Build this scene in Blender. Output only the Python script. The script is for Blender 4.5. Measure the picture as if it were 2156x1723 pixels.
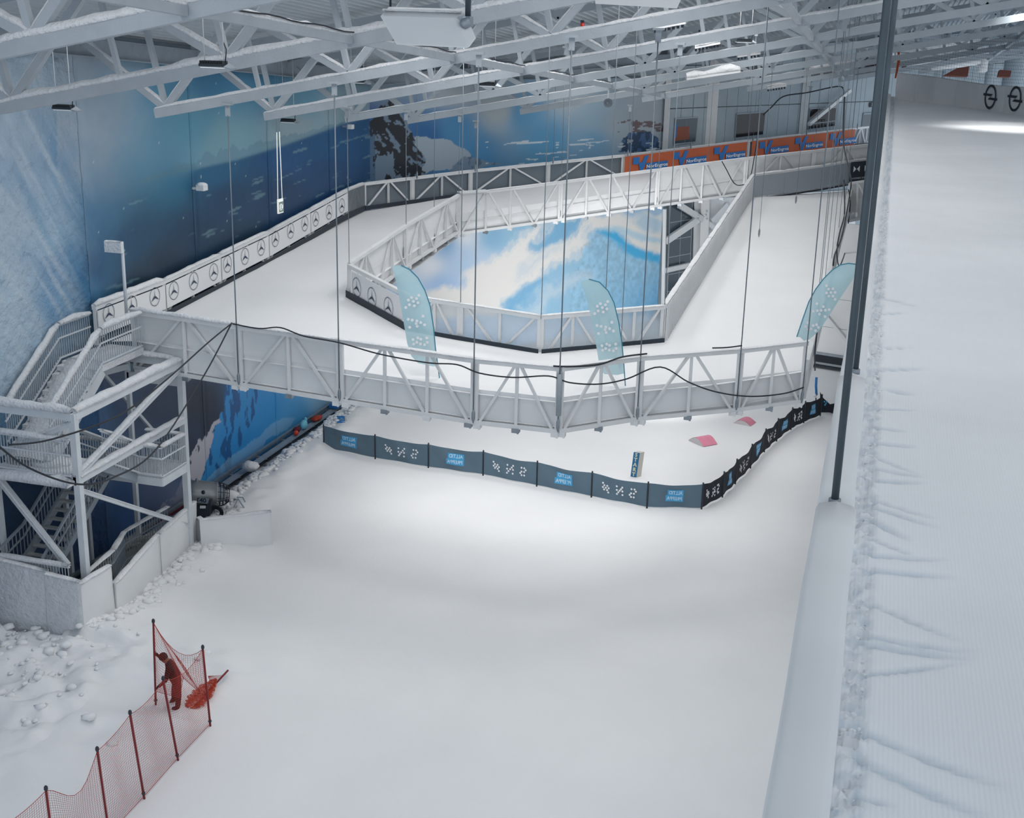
import bpy, math, random
import numpy as np
from mathutils import Vector, Matrix
random.seed(7)
rng = np.random.default_rng(7)
S = bpy.context.scene
for o in list(bpy.data.objects): bpy.data.objects.remove(o)
COL = S.collection

# ------------------------------------------------------------------ camera
W, H, F = 2156, 1723, 2690.0
CX, CY = W/2, H/2
HC = 18.0                                   # camera height above the lower snow floor
def _n(v): return v/np.linalg.norm(v)
_up = _n(np.array([1078-858, (9600-CY), -(F)])*np.array([1., 1., 1.]))
_up = -_n(np.array([858-CX, -(9600-CY), F]))
_L = np.array([1890-CX, 0., F]); _L[1] = -(_L[0]*_up[0]+_L[2]*_up[2])/_up[1]
_rh = lambda v: np.array([v[0], v[1], -v[2]])
_U = _rh(_up); _Y = _rh(_n(_L)); _X = np.cross(_Y, _U)
RM = np.stack([_X, _Y, _U]); CAM = np.array([0., 0., HC])
cd = bpy.data.cameras.new('camera'); cam = bpy.data.objects.new('camera', cd); COL.objects.link(cam)
cd.sensor_width = 36.0; cd.lens = F/W*36.0; cd.clip_end = 600; cd.clip_start = 0.05
M4 = Matrix.Identity(4)
for i in range(3):
    for j in range(3): M4[i][j] = float(RM[i, j])
M4.translation = Vector((0, 0, HC)); cam.matrix_world = M4
S.camera = cam

# ------------------------------------------------------------------ world, exposure, hall lights
S.view_settings.view_transform = 'Standard'; S.view_settings.look = 'None'
S.view_settings.gamma = 1; S.view_settings.use_curve_mapping = False
S.view_settings.exposure = 0.24
wd = bpy.data.worlds.new('hall_air'); S.world = wd; wd.use_nodes = True
wd.node_tree.nodes['Background'].inputs[0].default_value = (0.60, 0.66, 0.72, 1)
wd.node_tree.nodes['Background'].inputs[1].default_value = 1.08
def roofz(x, y): return 15.48-0.0775*(y-28.4)+0.2*(x+21.43)     # bottom-chord level of the roof trusses
def area_light(x, y, dz, power, size, tgt=None, spread=140, col=(1, 0.985, 0.965)):
    l = bpy.data.lights.new('hall_light', 'AREA'); l.shape = 'SQUARE'; l.size = size; l.energy = power
    l.color = col; l.spread = math.radians(spread)
    o = bpy.data.objects.new('hall_light', l); COL.objects.link(o)
    o.location = (x, y, roofz(x, y)+dz)
    if tgt:
        d = Vector(tgt)-o.location; o.rotation_euler = d.to_track_quat('-Z', 'Y').to_euler()
    return o
# added grid of bare area lights between the trusses, standing in for roof lamps
for ly in [10.0, 17.4, 24.7, 32.0, 39.4, 46.7, 54.1, 61.4, 68.7, 76.1]:
    for lx in [-20.5, -13.5, -6.5, 1.5, 8.5]:
        if ly > 62 and lx < -21.5+(ly-60)*.68: continue
        p = 165.0
        if ly < 28: p *= .75 if lx > -10 else .42
        if ly < 15 and lx < 0: continue
        if lx < -18: p *= .45
        if -14 < lx < -3 and 38 < ly < 62: p *= 1.05
        if ly > 60 and lx < -3: p *= .6
        if lx > 0: p *= float(np.interp(ly, [10, 20, 32, 54, 62, 76], [.5, .62, .42, .22, .06, .04]))
        area_light(lx, ly, 2.55, p, 3.0, None, 150)
# lamps slung under the track, washing the lower back wall
for (lx, ly, tx, ty, p) in ((-14.5, 50.5, -16.5, 67, 190), (-9.5, 52.0, -12, 75, 330)):
    o = area_light(lx, ly, 0, p, 1.2, (tx, ty, 1.5), 85); o.location.z = 5.6
    o.rotation_euler = (Vector((tx, ty, 1.5))-o.location).to_track_quat('-Z', 'Y').to_euler()
# lamps under the near side of the track, lighting the floor below it
for (lx, ly, p) in ((-16, 43, 70), (-10.5, 42, 66), (-5.0, 45, 64), (-4.0, 54, 80), (-9.5, 49, 0)):
    if p: o = area_light(lx, ly, 0, p, 3.0, None, 170); o.location.z = 6.1
area_light(5.0, 57.0, 1.8, 85, 1.1, (5.1, 58.2, 14), 60)


# ------------------------------------------------------------------ pixel -> place
def ray(px, py): return RM@np.array([px-CX, -(py-CY), -F])
def onplane(px, py, p0, n):
    d = ray(px, py); t = np.dot(np.array(p0, float)-CAM, n)/np.dot(d, n); return CAM+t*d
def PZ(px, py, z=0.0): return onplane(px, py, (0, 0, z), np.array([0, 0, 1.]))
def PX(px, py, x): return onplane(px, py, (x, 0, 0), np.array([1., 0, 0]))
def PY(px, py, y): return onplane(px, py, (0, y, 0), np.array([0, 1., 0]))
def PV(px, py, a, b):
    a = np.array(a[:2], float); b = np.array(b[:2], float); d = b-a
    return onplane(px, py, (a[0], a[1], 0), np.array([-d[1], d[0], 0.]))
def PD(px, py, depth): return CAM+ray(px, py)/F*depth
def face(px, py, p):            # vertical plane through p, square to the camera's heading
    h = RM@np.array([0, 0, -1.]); h[2] = 0; return onplane(px, py, p, _n(h))
def proj(p):
    q = (np.asarray(p, float)-CAM)@RM
    return CX+F*q[..., 0]/-q[..., 2], CY-F*q[..., 1]/-q[..., 2], -q[..., 2]
V = lambda p: Vector((float(p[0]), float(p[1]), float(p[2])))

# ------------------------------------------------------------------ materials
def lin(h):
    h = h.lstrip('#'); c = [int(h[i:i+2], 16)/255 for i in (0, 2, 4)]
    return tuple(x/12.92 if x <= .04045 else ((x+.055)/1.055)**2.4 for x in c)
MATS = {}
def mat(name, col, rough=0.6, metal=0.0, bump=0.0, bscale=20.0, bdist=.03, var=0.0, vscale=3.0, alpha=None, emis=0.0, trans=0.0, attr=None, detail=4):
    if name in MATS: return MATS[name]
    m = bpy.data.materials.new(name); m.use_nodes = True; nt = m.node_tree; b = nt.nodes['Principled BSDF']
    c = lin(col) if isinstance(col, str) else col
    b.inputs['Base Color'].default_value = (*c, 1); b.inputs['Roughness'].default_value = rough; b.inputs['Metallic'].default_value = metal
    tc = nt.nodes.new('ShaderNodeTexCoord')
    src = None
    if attr:
        a = nt.nodes.new('ShaderNodeAttribute'); a.attribute_name = attr; src = a.outputs['Color']
    if var > 0:
        n = nt.nodes.new('ShaderNodeTexNoise'); n.inputs['Scale'].default_value = vscale; n.inputs['Detail'].default_value = detail
        nt.links.new(tc.outputs['Object'], n.inputs['Vector'])
        mr = nt.nodes.new('ShaderNodeMapRange'); mr.inputs['From Min'].default_value = .3; mr.inputs['From Max'].default_value = .7
        mr.inputs['To Min'].default_value = 1-var; mr.inputs['To Max'].default_value = 1+var*.4
        nt.links.new(n.outputs['Fac'], mr.inputs['Value'])
        mx = nt.nodes.new('ShaderNodeMix'); mx.data_type = 'RGBA'; mx.blend_type = 'MULTIPLY'; mx.inputs['Factor'].default_value = 1
        if src: nt.links.new(src, mx.inputs['A'])
        else: mx.inputs['A'].default_value = (*c, 1)
        nt.links.new(mr.outputs['Result'], mx.inputs['B']); src = mx.outputs['Result']
    if src: nt.links.new(src, b.inputs['Base Color'])
    if bump > 0:
        n2 = nt.nodes.new('ShaderNodeTexNoise'); n2.inputs['Scale'].default_value = bscale; n2.inputs['Detail'].default_value = 5
        nt.links.new(tc.outputs['Object'], n2.inputs['Vector'])
        bp = nt.nodes.new('ShaderNodeBump'); bp.inputs['Strength'].default_value = bump; bp.inputs['Distance'].default_value = bdist
        nt.links.new(n2.outputs['Fac'], bp.inputs['Height']); nt.links.new(bp.outputs['Normal'], b.inputs['Normal'])
    if alpha is not None: b.inputs['Alpha'].default_value = alpha
    if trans: b.inputs['Transmission Weight'].default_value = trans
    if emis: b.inputs['Emission Color'].default_value = (*c, 1); b.inputs['Emission Strength'].default_value = emis
    MATS[name] = m; return m
SNOW = mat('snow', (0.86, 0.87, 0.885), .75, bump=.25, bscale=9, var=.03, vscale=.35)
SNOWR = mat('rough_snow', (0.85, 0.865, 0.885), .8, bump=1.0, bscale=9, bdist=.06, var=.05, vscale=2)
FROST = mat('frosted_steel', (0.66, 0.70, 0.74), .6, bump=.15, bscale=14, var=.08, vscale=2)
HOAR = mat('hoar_frost', (0.78, 0.80, 0.83), .9, bump=1.0, bscale=11, bdist=.06, var=.08, vscale=5)
WHITE = mat('white_painted_steel', (0.76, 0.775, 0.79), .5, var=.06, vscale=1.5)
TARP = mat('white_tarp', (0.80, 0.815, 0.83), .55, bump=.25, bscale=1.6, var=.05, vscale=.8)
BOARD = mat('white_board', (0.80, 0.81, 0.82), .4, var=.03, vscale=1)
GALV = mat('galvanised_steel', (0.30, 0.34, 0.38), .45, .6, var=.2, vscale=4)
STEELG = mat('grey_steel', (0.33, 0.38, 0.43), .55, .2, var=.12, vscale=3)
TRUSSF = mat('frosted_truss_steel', (0.42, 0.465, 0.51), .6, bump=.3, bscale=14, var=.08, vscale=2)
TRUSSW = mat('painted_truss_steel', (0.38, 0.43, 0.475), .5, var=.06, vscale=1.5)
ROOFM = mat('ribbed_roof_sheet', (0.46, 0.51, 0.55), .55, .1, var=.06, vscale=1)
CABLE = mat('steel_cable', (0.20, 0.24, 0.28), .5, .6)
BLACKC = mat('black_cable', (0.015, 0.02, 0.03), .6)
BLACK = mat('black_rubber', (0.02, 0.03, 0.045), .6)
DARKP = mat('dark_pole_steel', (0.075, 0.10, 0.12), .5, .3, var=.2, vscale=3)
NAVY = mat('navy_print', (0.015, 0.035, 0.08), .5)
CLAD = mat('grey_cladding', (0.36, 0.43, 0.48), .6, var=.07, vscale=1.5)
DARKW = mat('dark_wall_band', (0.09, 0.12, 0.15), .8, var=.15, vscale=1)

# ------------------------------------------------------------------ mesh helpers
class MB:
    def __init__(s): s.v = []; s.f = []; s.sm = []
    def add(s, vs, fs, smooth=False):
        b = len(s.v); s.v += [tuple(map(float, v)) for v in vs]; s.f += [tuple(b+i for i in f) for f in fs]; s.sm += [smooth]*len(fs); return s
    def box(s, c, d, rot=None):
        c = np.array(c, float); d = np.array(d, float)/2
        vs = [np.array([x, y, z])*d for x in (-1, 1) for y in (-1, 1) for z in (-1, 1)]
        if rot is not None: vs = [np.array(rot@Vector(v)) for v in vs]
        return s.add([c+v for v in vs], [(0, 1, 3, 2), (4, 6, 7, 5), (0, 4, 5, 1), (2, 3, 7, 6), (0, 2, 6, 4), (1, 5, 7, 3)])
    def frame(s, p, q, up=(0, 0, 1)):
        p = np.array(p, float); q = np.array(q, float); d = _n(q-p); up = np.array(up, float)
        if abs(np.dot(d, up)) > .98: up = np.array([0, 1., 0])
        a = _n(np.cross(d, up)); b = np.cross(a, d); return p, q, d, a, b
    def bar(s, p, q, w, h=None, up=(0, 0, 1)):
        h = h or w; p, q, d, a, b = s.frame(p, q, up)
        vs = [e+sa*a*w/2+sb*b*h/2 for e in (p, q) for sa, sb in ((-1, -1), (1, -1), (1, 1), (-1, 1))]
        return s.add(vs, [(0, 1, 2, 3), (7, 6, 5, 4), (0, 4, 5, 1), (1, 5, 6, 2), (2, 6, 7, 3), (3, 7, 4, 0)])
    def ibeam(s, p, q, w, h, t=.03):
        p, q, d, a, b = s.frame(p, q)
        s.bar(p+b*(h/2-t/2), q+b*(h/2-t/2), w, t); s.bar(p-b*(h/2-t/2), q-b*(h/2-t/2), w, t); return s.bar(p, q, t, h-2*t)
    def tube(s, pts, r, n=6, cap=True):
        pts = [np.array(p, float) for p in pts]; k = len(pts); rr = r if isinstance(r, (list, tuple)) else [r]*k
        vs = []; fs = []; ref = None
        for i, p in enumerate(pts):
            d = _n(pts[min(i+1, k-1)]-pts[max(i-1, 0)])
            if ref is None: ref = np.array([0, 0, 1.]) if abs(d[2]) < .9 else np.array([1., 0, 0])
            a = _n(np.cross(d, ref)); b = np.cross(a, d); ref = b
            for j in range(n):
                t = 2*math.pi*j/n; vs.append(p+rr[i]*(a*math.cos(t)+b*math.sin(t)))
        for i in range(k-1):
            for j in range(n): fs.append((i*n+j, i*n+(j+1) % n, (i+1)*n+(j+1) % n, (i+1)*n+j))
        if cap: fs += [tuple(range(n))[::-1], tuple((k-1)*n+j for j in range(n))]
        return s.add(vs, fs, n > 4)
    def snowcap(s, p, q, w, h, seg=None, wob=.25):
        """rounded uneven snow lying along the top of a beam from p to q"""
        p, q, d, a, b = s.frame(p, q); L = np.linalg.norm(q-p); k = seg or max(3, int(L/.35)); vs = []; fs = []; n = 6
        for i in range(k+1):
            e = p+(q-p)*i/k; end = .55 if i in (0, k) else 1
            hh = h*end*(1+wob*random.uniform(-1, 1)); ww = w*(.9+.1*end)*(1+.12*random.uniform(-1, 1))
            for j in range(n):
                t = math.pi*j/(n-1); vs.append(e+a*math.cos(t)*ww/2+b*(math.sin(t)*hh))
        for i in range(k):
            for j in range(n-1): fs.append((i*n+j, i*n+j+1, (i+1)*n+j+1, (i+1)*n+j))
            fs.append((i*n+n-1, i*n, (i+1)*n, (i+1)*n+n-1))
        fs += [tuple(range(n)), tuple(k*n+j for j in range(n))[::-1]]
        return s.add(vs, fs, True)
    def sphere(s, c, r, n=6, m=8, sc=(1, 1, 1), jit=0):
        vs = [np.array(c)+np.array([0, 0, -r*sc[2]])]; fs = []
        for i in range(1, n):
            ph = -math.pi/2+math.pi*i/n
            for j in range(m):
                t = 2*math.pi*j/m; k = r*(1+jit*random.uniform(-1, 1))
                vs.append(np.array(c)+k*np.array([math.cos(ph)*math.cos(t)*sc[0], math.cos(ph)*math.sin(t)*sc[1], math.sin(ph)*sc[2]]))
        vs.append(np.array(c)+np.array([0, 0, r*sc[2]])); e = len(vs)-1
        for j in range(m):
            fs.append((0, 1+(j+1) % m, 1+j)); fs.append((e, e-m+j, e-m+(j+1) % m))
        for i in range(n-2):
            for j in range(m): fs.append((1+i*m+j, 1+i*m+(j+1) % m, 1+(i+1)*m+(j+1) % m, 1+(i+1)*m+j))
        return s.add(vs, fs, True)
    def quad(s, a, b, c, d): return s.add([a, b, c, d], [(0, 1, 2, 3)])
    def slab(s, pts, thick):
        """polygon pts (any plane) given thickness along its normal"""
        pts = [np.array(p, float) for p in pts]; n = np.zeros(3)
        for i in range(len(pts)): n += np.cross(pts[i], pts[(i+1) % len(pts)])
        n = _n(n); k = len(pts)
        vs = [p+n*thick/2 for p in pts]+[p-n*thick/2 for p in pts]
        fs = [tuple(range(k)), tuple(range(2*k-1, k-1, -1))]+[(i, k+i, k+(i+1) % k, (i+1) % k) for i in range(k)]
        return s.add(vs, fs)
    def mesh(s, name, m):
        me = bpy.data.meshes.new(name); me.from_pydata(s.v, [], s.f); me.update()
        me.polygons.foreach_set('use_smooth', s.sm)
        if m: me.materials.append(m)
        return me
    def build(s, name, m, parent=None):
        o = bpy.data.objects.new(name, s.mesh(name, m)); COL.objects.link(o)
        if parent is not None: o.parent = parent; o.matrix_parent_inverse = parent_inv(parent)
        return o
def parent_inv(p):
    mw = Matrix.Identity(4); chain = []
    while p is not None: chain.append(p); p = p.parent
    for q in reversed(chain): mw = mw@q.matrix_parent_inverse@Matrix.LocRotScale(q.location, q.rotation_euler, q.scale)
    return mw.inverted()
def tag(o, label=None, cat=None, group=None, kind=None):
    if label: o['label'] = label
    if cat: o['category'] = cat
    if group: o['group'] = group
    if kind: o['kind'] = kind
    return o
def thing(name, loc, label, cat, group=None):
    o = bpy.data.objects.new(name, None); o.empty_display_size = .2; COL.objects.link(o); o.location = V(loc)
    return tag(o, label, cat, group)
def struct(o): o['kind'] = 'structure'; return o
ORD = ['first', 'second', 'third', 'fourth', 'fifth', 'sixth', 'seventh', 'eighth', 'ninth', 'tenth', 'eleventh', 'twelfth', 'thirteenth', 'fourteenth', 'fifteenth', 'sixteenth']
_font_cache = {}
def text_mesh(txt, size=1.0, bold=0.0):
    """flat lettering as a mesh, centred on its own origin in the XY plane"""
    k = (txt, size, bold)
    if k in _font_cache: return _font_cache[k]
    cu = bpy.data.curves.new('lettering', 'FONT'); cu.body = txt; cu.size = size; cu.align_x = 'CENTER'; cu.align_y = 'CENTER'; cu.offset = bold; cu.resolution_u = 3
    to = bpy.data.objects.new('lettering', cu); COL.objects.link(to)
    dg = bpy.context.evaluated_depsgraph_get(); me = to.evaluated_get(dg).to_mesh()
    vs = [tuple(v.co) for v in me.vertices]; fs = [tuple(p.vertices) for p in me.polygons]
    to.to_mesh_clear(); bpy.data.objects.remove(to); bpy.data.curves.remove(cu)
    _font_cache[k] = (vs, fs); return vs, fs
def flat(mb, vs, fs, o, ex, ey):
    """lay 2-D verts into the plane o + x*ex + y*ey"""
    o = np.array(o, float); ex = np.array(ex, float); ey = np.array(ey, float)
    return mb.add([o+v[0]*ex+v[1]*ey for v in vs], fs)
def disc2(r, n=10, cx=0, cy=0): return [(cx+r*math.cos(2*math.pi*i/n), cy+r*math.sin(2*math.pi*i/n)) for i in range(n)], [tuple(range(n))]
def ring2(r0, r1, n=28):
    vs = [(r*math.cos(2*math.pi*i/n), r*math.sin(2*math.pi*i/n)) for r in (r0, r1) for i in range(n)]
    return vs, [(i, (i+1) % n, n+(i+1) % n, n+i) for i in range(n)]
def vnoise(x, y, seed=0):
    """smooth value noise, vectorised"""
    x = np.asarray(x, float); y = np.asarray(y, float); xi = np.floor(x).astype(int); yi = np.floor(y).astype(int)
    fx = x-xi; fy = y-yi; fx = fx*fx*(3-2*fx); fy = fy*fy*(3-2*fy)
    def h(a, b):
        n = (a*374761393+b*668265263+seed*144665) & 0x7fffffff; n = ((n ^ (n >> 13))*1274126177) & 0x7fffffff
        return ((n ^ (n >> 16)) & 0xffff)/65535.0
    return (h(xi, yi)*(1-fx)+h(xi+1, yi)*fx)*(1-fy)+(h(xi, yi+1)*(1-fx)+h(xi+1, yi+1)*fx)*fy
def fbm(x, y, o=4, seed=0):
    r = 0; a = .5
    for i in range(o): r = r+a*vnoise(x*2**i, y*2**i, seed+i); a *= .5
    return r/(1-.5**o)
def grid_mesh(name, P, m, smooth=True):
    """P: (nu, nv, 3) array of points"""
    nu, nv, _ = P.shape; me = bpy.data.meshes.new(name)
    idx = np.arange(nu*nv).reshape(nu, nv)
    q = np.stack([idx[:-1, :-1], idx[1:, :-1], idx[1:, 1:], idx[:-1, 1:]], -1).reshape(-1, 4)
    me.vertices.add(nu*nv); me.vertices.foreach_set('co', P.reshape(-1).astype(np.float32))
    me.loops.add(q.size); me.loops.foreach_set('vertex_index', q.reshape(-1).astype(np.int32))
    me.polygons.add(len(q)); me.polygons.foreach_set('loop_start', np.arange(0, q.size, 4, dtype=np.int32)); me.polygons.foreach_set('loop_total', np.full(len(q), 4, dtype=np.int32))
    me.update(calc_edges=True); me.polygons.foreach_set('use_smooth', [smooth]*len(q))
    if m: me.materials.append(m)
    return me
def grid_obj(name, P, m, parent=None, smooth=True):
    o = bpy.data.objects.new(name, grid_mesh(name, P, m, smooth)); COL.objects.link(o)
    if parent is not None: o.parent = parent; o.matrix_parent_inverse = parent_inv(parent)
    return o
def vcol(o, C, attr='print'):
    a = o.data.color_attributes.new(attr, 'FLOAT_COLOR', 'POINT')
    C = np.concatenate([C, np.ones((len(C), 1))], 1).astype(np.float32); a.data.foreach_set('color', C.reshape(-1))
# ================================================================== SETTING
XW = -24.6                                   # left wall
CORN = np.array([XW, 60.1]); BD = _n(np.array([0.562, 0.827])); BN = np.array([BD[1], -BD[0]])   # back wall runs along BD, faces BN
def bw(t, z, off=0.0): p = CORN+BD*t+BN*off; return np.array([p[0], p[1], z])
def PB(px, py, off=0.0):                     # pixel -> point on the back wall plane (off metres in front of it)
    a = CORN+BN*off; return PV(px, py, a, a+BD)
def tb(p): return float(np.dot(np.array(p[:2])-CORN, BD))
def wallx(y): return XW if y < 60.1 else XW+(y-60.1)*BD[0]/BD[1]
def ceilz(x, y): return roofz(x, y)+2.95

# ---- lower snow floor with a broken edge and a trench along the left wall
SE = [(8, -25.5), (29.2, -25.5), (29.5, -21.6), (37, -21.9), (38.5, -22.6), (42, -23.0), (48, -23.1), (55, -23.3), (62, -23.3), (80, -23.3)]
def snow_edge(y): return np.interp(y, [a for a, b in SE], [b for a, b in SE])
xs = np.concatenate([np.arange(-24.6, -19, .14), np.arange(-19, -.2, .4), [-.2]]); ys = np.concatenate([np.arange(8, 20, .4), np.arange(20, 40, .11), np.arange(40, 62, .25), np.arange(62, 98.1, 1.0)])
gx, gy = np.meshgrid(xs, ys, indexing='ij')
e = snow_edge(gy)+.55*(fbm(gy*.9, gx*.9, 3, 5)-.5)
hgt = np.clip((gx-e)/.16, 0, 1); hgt = -.55+.55*hgt
berm = np.exp(-((gx-e-1.0)/.85)**2)*(.10+.32*fbm(gx*1.6, gy*1.6, 4, 9))*np.where(gy < 62, 1, 0)*np.where(gx > e, 1, 0)
near = np.clip((31-gy)/2, 0, 1)*np.clip((-17.0-gx+2.2*(gy-23)*.25)/3.5, 0, 1)*np.clip((gy-17)/5, 0, 1)
berm = np.where(gy < 29.4, 0, berm)+near*.75*np.clip(fbm(gx*1.5, gy*1.5, 4, 17)-.30, 0, 1)
hgt = hgt+berm+.03*(fbm(gx*.25, gy*.25, 2, 3)-.5)
hgt = hgt-.03*np.exp(-((gx+14.2)/.5)**2)*0
floor = struct(grid_obj('floor', np.stack([gx, gy, hgt], -1), SNOW))
tag(floor, 'wide groomed white snow floor of the lower hall', 'floor')
def floorz(x, y):
    i = np.clip(np.searchsorted(xs, x)-1, 0, len(xs)-2); j = np.clip(np.searchsorted(ys, y)-1, 0, len(ys)-2); return float(max(hgt[i, j], hgt[i+1, j], hgt[i, j+1], hgt[i+1, j+1]))

# ---- printed mural: colour laid out over the wall surface
SKY = [(150,120,'8fa6b8'),(60,150,'8ea5b8'),(260,150,'7a9db4'),(330,180,'4f8bab'),(450,170,'3f80a6'),(560,170,'4484a6'),(400,250,'5a93ab'),(480,300,'76a0ae'),(640,200,'6397b0'),(700,230,'8aa5b0'),(200,250,'7f98ad'),(180,350,'7c97ad'),(300,320,'5a8ea9'),(40,300,'6f93b2'),(100,400,'6d98ba'),(30,500,'8fb0c8'),(130,330,'4d84ad'),(620,270,'8fa5ae')]
SEA = [(350,375,'2f76a5'),(450,350,'22689f'),(600,320,'17589a'),(700,290,'175a9a'),(700,380,'184a85'),(600,420,'194376'),(480,430,'1b4676'),(420,500,'1c4069'),(350,560,'223a5a'),(300,600,'27405f'),(280,500,'285480'),(230,450,'386d9a'),(200,560,'305f8e'),(500,520,'1d3c60'),(100,500,'7fa5c2'),(20,620,'a3bed2'),(60,700,'9ab9d0'),(120,640,'6596bd'),(150,560,'5288b4'),(170,600,'457dac'),(20,760,'8db0ca'),(60,400,'6d98ba'),(10,300,'86a7c0')]
LOW = [(250,830,'27496f'),(330,850,'263b5a'),(200,850,'3a6894'),(420,850,'252c3e'),(450,900,'252c3e'),(400,950,'2a354b'),(250,1050,'2b4f7c'),(330,1060,'5a6b8a'),(280,1100,'345888'),(100,1050,'274566'),(30,1030,'233d5a'),(230,1120,'2a4a72'),(0,900,'6f97b6'),(380,1080,'8a93ab'),(560,860,'2f97db'),(520,940,'2b93d9'),(470,1000,'3a97d6'),(620,880,'4fa7df'),(690,850,'9ccaea')]
BACK = [(960,190,'a8b0b8'),(1050,230,'a9b2b6'),(1100,240,'5591b8'),(960,270,'3f80ad'),(900,290,'245e92'),(1000,320,'3f80ad'),(1150,300,'5293ba'),(1250,250,'8fa9ba'),(1250,300,'6f9dbd'),(1300,260,'a0aeb8'),(1350,270,'a5aeb5'),(1380,300,'9aa8b3'),(1200,200,'a5b0b9'),(760,280,'20599a'),(760,330,'1b4a82'),(800,150,'8fa3b0'),(1390,220,'a0aab2')]
VOID = [(930,560,'8fbbee'),(960,500,'e6eef6'),(1000,490,'86b8e6'),(1080,475,'a8cdea'),(1050,560,'f4f2ee'),(980,620,'b4d0f2'),(900,600,'9cc2f2'),(1150,520,'f2f2f0'),(1200,470,'f6f4f2'),(1180,600,'98c6e4'),(1280,520,'8cc6e4'),(1340,480,'a8d2ee'),(1300,600,'7cc2ea'),(1380,620,'6cb6e6'),(1100,640,'7fb3e2'),(1230,560,'96cbe8'),(1390,450,'eaf0f6'),(1150,475,'f6f4f2'),(1120,470,'78b0da'),(1000,580,'e8ecf2'),(1060,600,'f0f0ee'),(1120,560,'f4f2ee'),(1220,500,'c0dcec'),(1090,590,'ecece8')]
def idw(px, py, A, p=3.5):
    num = np.zeros((len(px), 3)); den = np.zeros(len(px))
    for x, y, h in A:
        w = 1/(((px-x)**2+(py-y)**2)+250)**(p/2); num += w[:, None]*np.array(lin(h)); den += w
    return num/den[:, None]
def inpoly(px, py, poly):
    r = np.zeros(len(px), bool); n = len(poly)
    for i in range(n):
        x1, y1 = poly[i]; x2, y2 = poly[(i+1) % n]
        c = ((y1 > py) != (y2 > py)) & (px < (x2-x1)*(py-y1)/((y2-y1) if y2 != y1 else 1e-9)+x1); r ^= c
    return r
def L3(h): return np.array(lin(h))
def blend(C, m, c): return C*(1-m[:, None])+np.asarray(c)*m[:, None] if np.ndim(c) == 1 else C*(1-m[:, None])+c*m[:, None]
_a, _c = PX(300, 388, XW), PX(700, 268, XW); KZ = float((_c[2]-_a[2])/(_c[1]-_a[1]))
def mural_left(P):
    px, py, _ = proj(P); u = P[:, 1]; v = P[:, 2]
    wob = (fbm(u*1.1, v*1.1, 4, 21)-.5)
    hz = np.interp(px, [-900, 0, 280, 360, 500, 600, 720, 800], [700, 470, 392, 368, 336, 305, 262, 240])+0
    peak = np.interp(px, [280, 330, 480, 520, 600, 720], [0, 12, 26, 26, 14, 5])*(.3+1.6*fbm(px*.055, px*0, 3, 4))
    C = idw(px, py, SEA); sky = idw(px, py, SKY)
    ms = 1/(1+np.exp((py-(hz-peak*0))/np.interp(px, [230, 420], [40, 1.5])))
    C = blend(C, ms, sky)
    mm = ((py < hz) & (py > hz-peak) & (px > 270)).astype(float)*.55; C = blend(C, mm, L3('5d8398'))
    lowm = 1/(1+np.exp(-(py-np.interp(px, [0, 190, 270, 720], [800, 720, 770, 800]))/8)); low = idw(px, py, LOW); C = blend(C, lowm, low)
    br = inpoly(px+40*wob, py, [(486, 780), (800, 760), (800, 800), (480, 1030), (405, 1030), (440, 960), (468, 870)]) & (py > 800)
    wht = inpoly(px+60*wob, py, [(395, 1030), (398, 965), (450, 895), (468, 880), (440, 960), (412, 1030)]) & (py > 860)
    C = np.where(wht[:, None], L3('c9c6d0'), C)
    C = np.where(br[:, None], idw(px, py, LOW[-5:]), C)
    bl = br & (px < 560-(py-820)*.45) & (fbm(u*3.2, v*1.3, 3, 31) > .56); C = np.where(bl[:, None], L3('1d5f9c'), C)
    st = br & (np.abs(px-(640-(py-850)*1.15)+30*wob) < 14+(py-850)*.06) & (py > 880); C = np.where(st[:, None], C*.5+L3('9ccbee')*.5, C)
    mauve = inpoly(px+60*wob, py, [(300, 1125), (340, 1060), (392, 1000), (395, 1085), (330, 1120)]); C = np.where((mauve & (fbm(u*2.5+v*2, v*2, 3, 8) > .45))[:, None], L3('8d93ab'), C)
    red = inpoly(px+40*wob, py, [(310, 1112), (340, 1086), (392, 1062), (392, 1076), (340, 1104)]); C = np.where(red[:, None], L3('8f2f3d'), C)
    # wind-blown snow streaks and small flakes printed over the sea
    kz = KZ; stx = fbm(u*.5, (v-kz*u)*6.5, 3, 41); strk = np.clip((stx-.725)/.05, 0, 1)*(py > hz+20)*(py < 720)*np.clip((px-190)/60, 0, 1)*.45
    C = blend(C, strk, L3('8fb0c8'))
    fl = (vnoise(u*7, v*7, 51) > .985)*(py < 760); C = np.where(fl[:, None], L3('b5cfe0'), C)
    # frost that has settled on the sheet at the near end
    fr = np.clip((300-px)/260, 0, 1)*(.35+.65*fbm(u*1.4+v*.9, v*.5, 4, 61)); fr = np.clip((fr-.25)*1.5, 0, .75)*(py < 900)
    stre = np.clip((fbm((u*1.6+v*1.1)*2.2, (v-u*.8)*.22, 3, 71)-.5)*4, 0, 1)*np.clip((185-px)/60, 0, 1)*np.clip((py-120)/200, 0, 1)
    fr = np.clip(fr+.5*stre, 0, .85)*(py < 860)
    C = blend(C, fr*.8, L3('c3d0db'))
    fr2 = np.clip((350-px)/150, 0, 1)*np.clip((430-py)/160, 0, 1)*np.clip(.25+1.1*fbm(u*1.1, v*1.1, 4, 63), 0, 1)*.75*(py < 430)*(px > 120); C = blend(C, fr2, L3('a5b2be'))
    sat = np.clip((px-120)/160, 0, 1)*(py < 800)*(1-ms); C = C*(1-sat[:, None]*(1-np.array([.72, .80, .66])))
    return C
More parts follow.
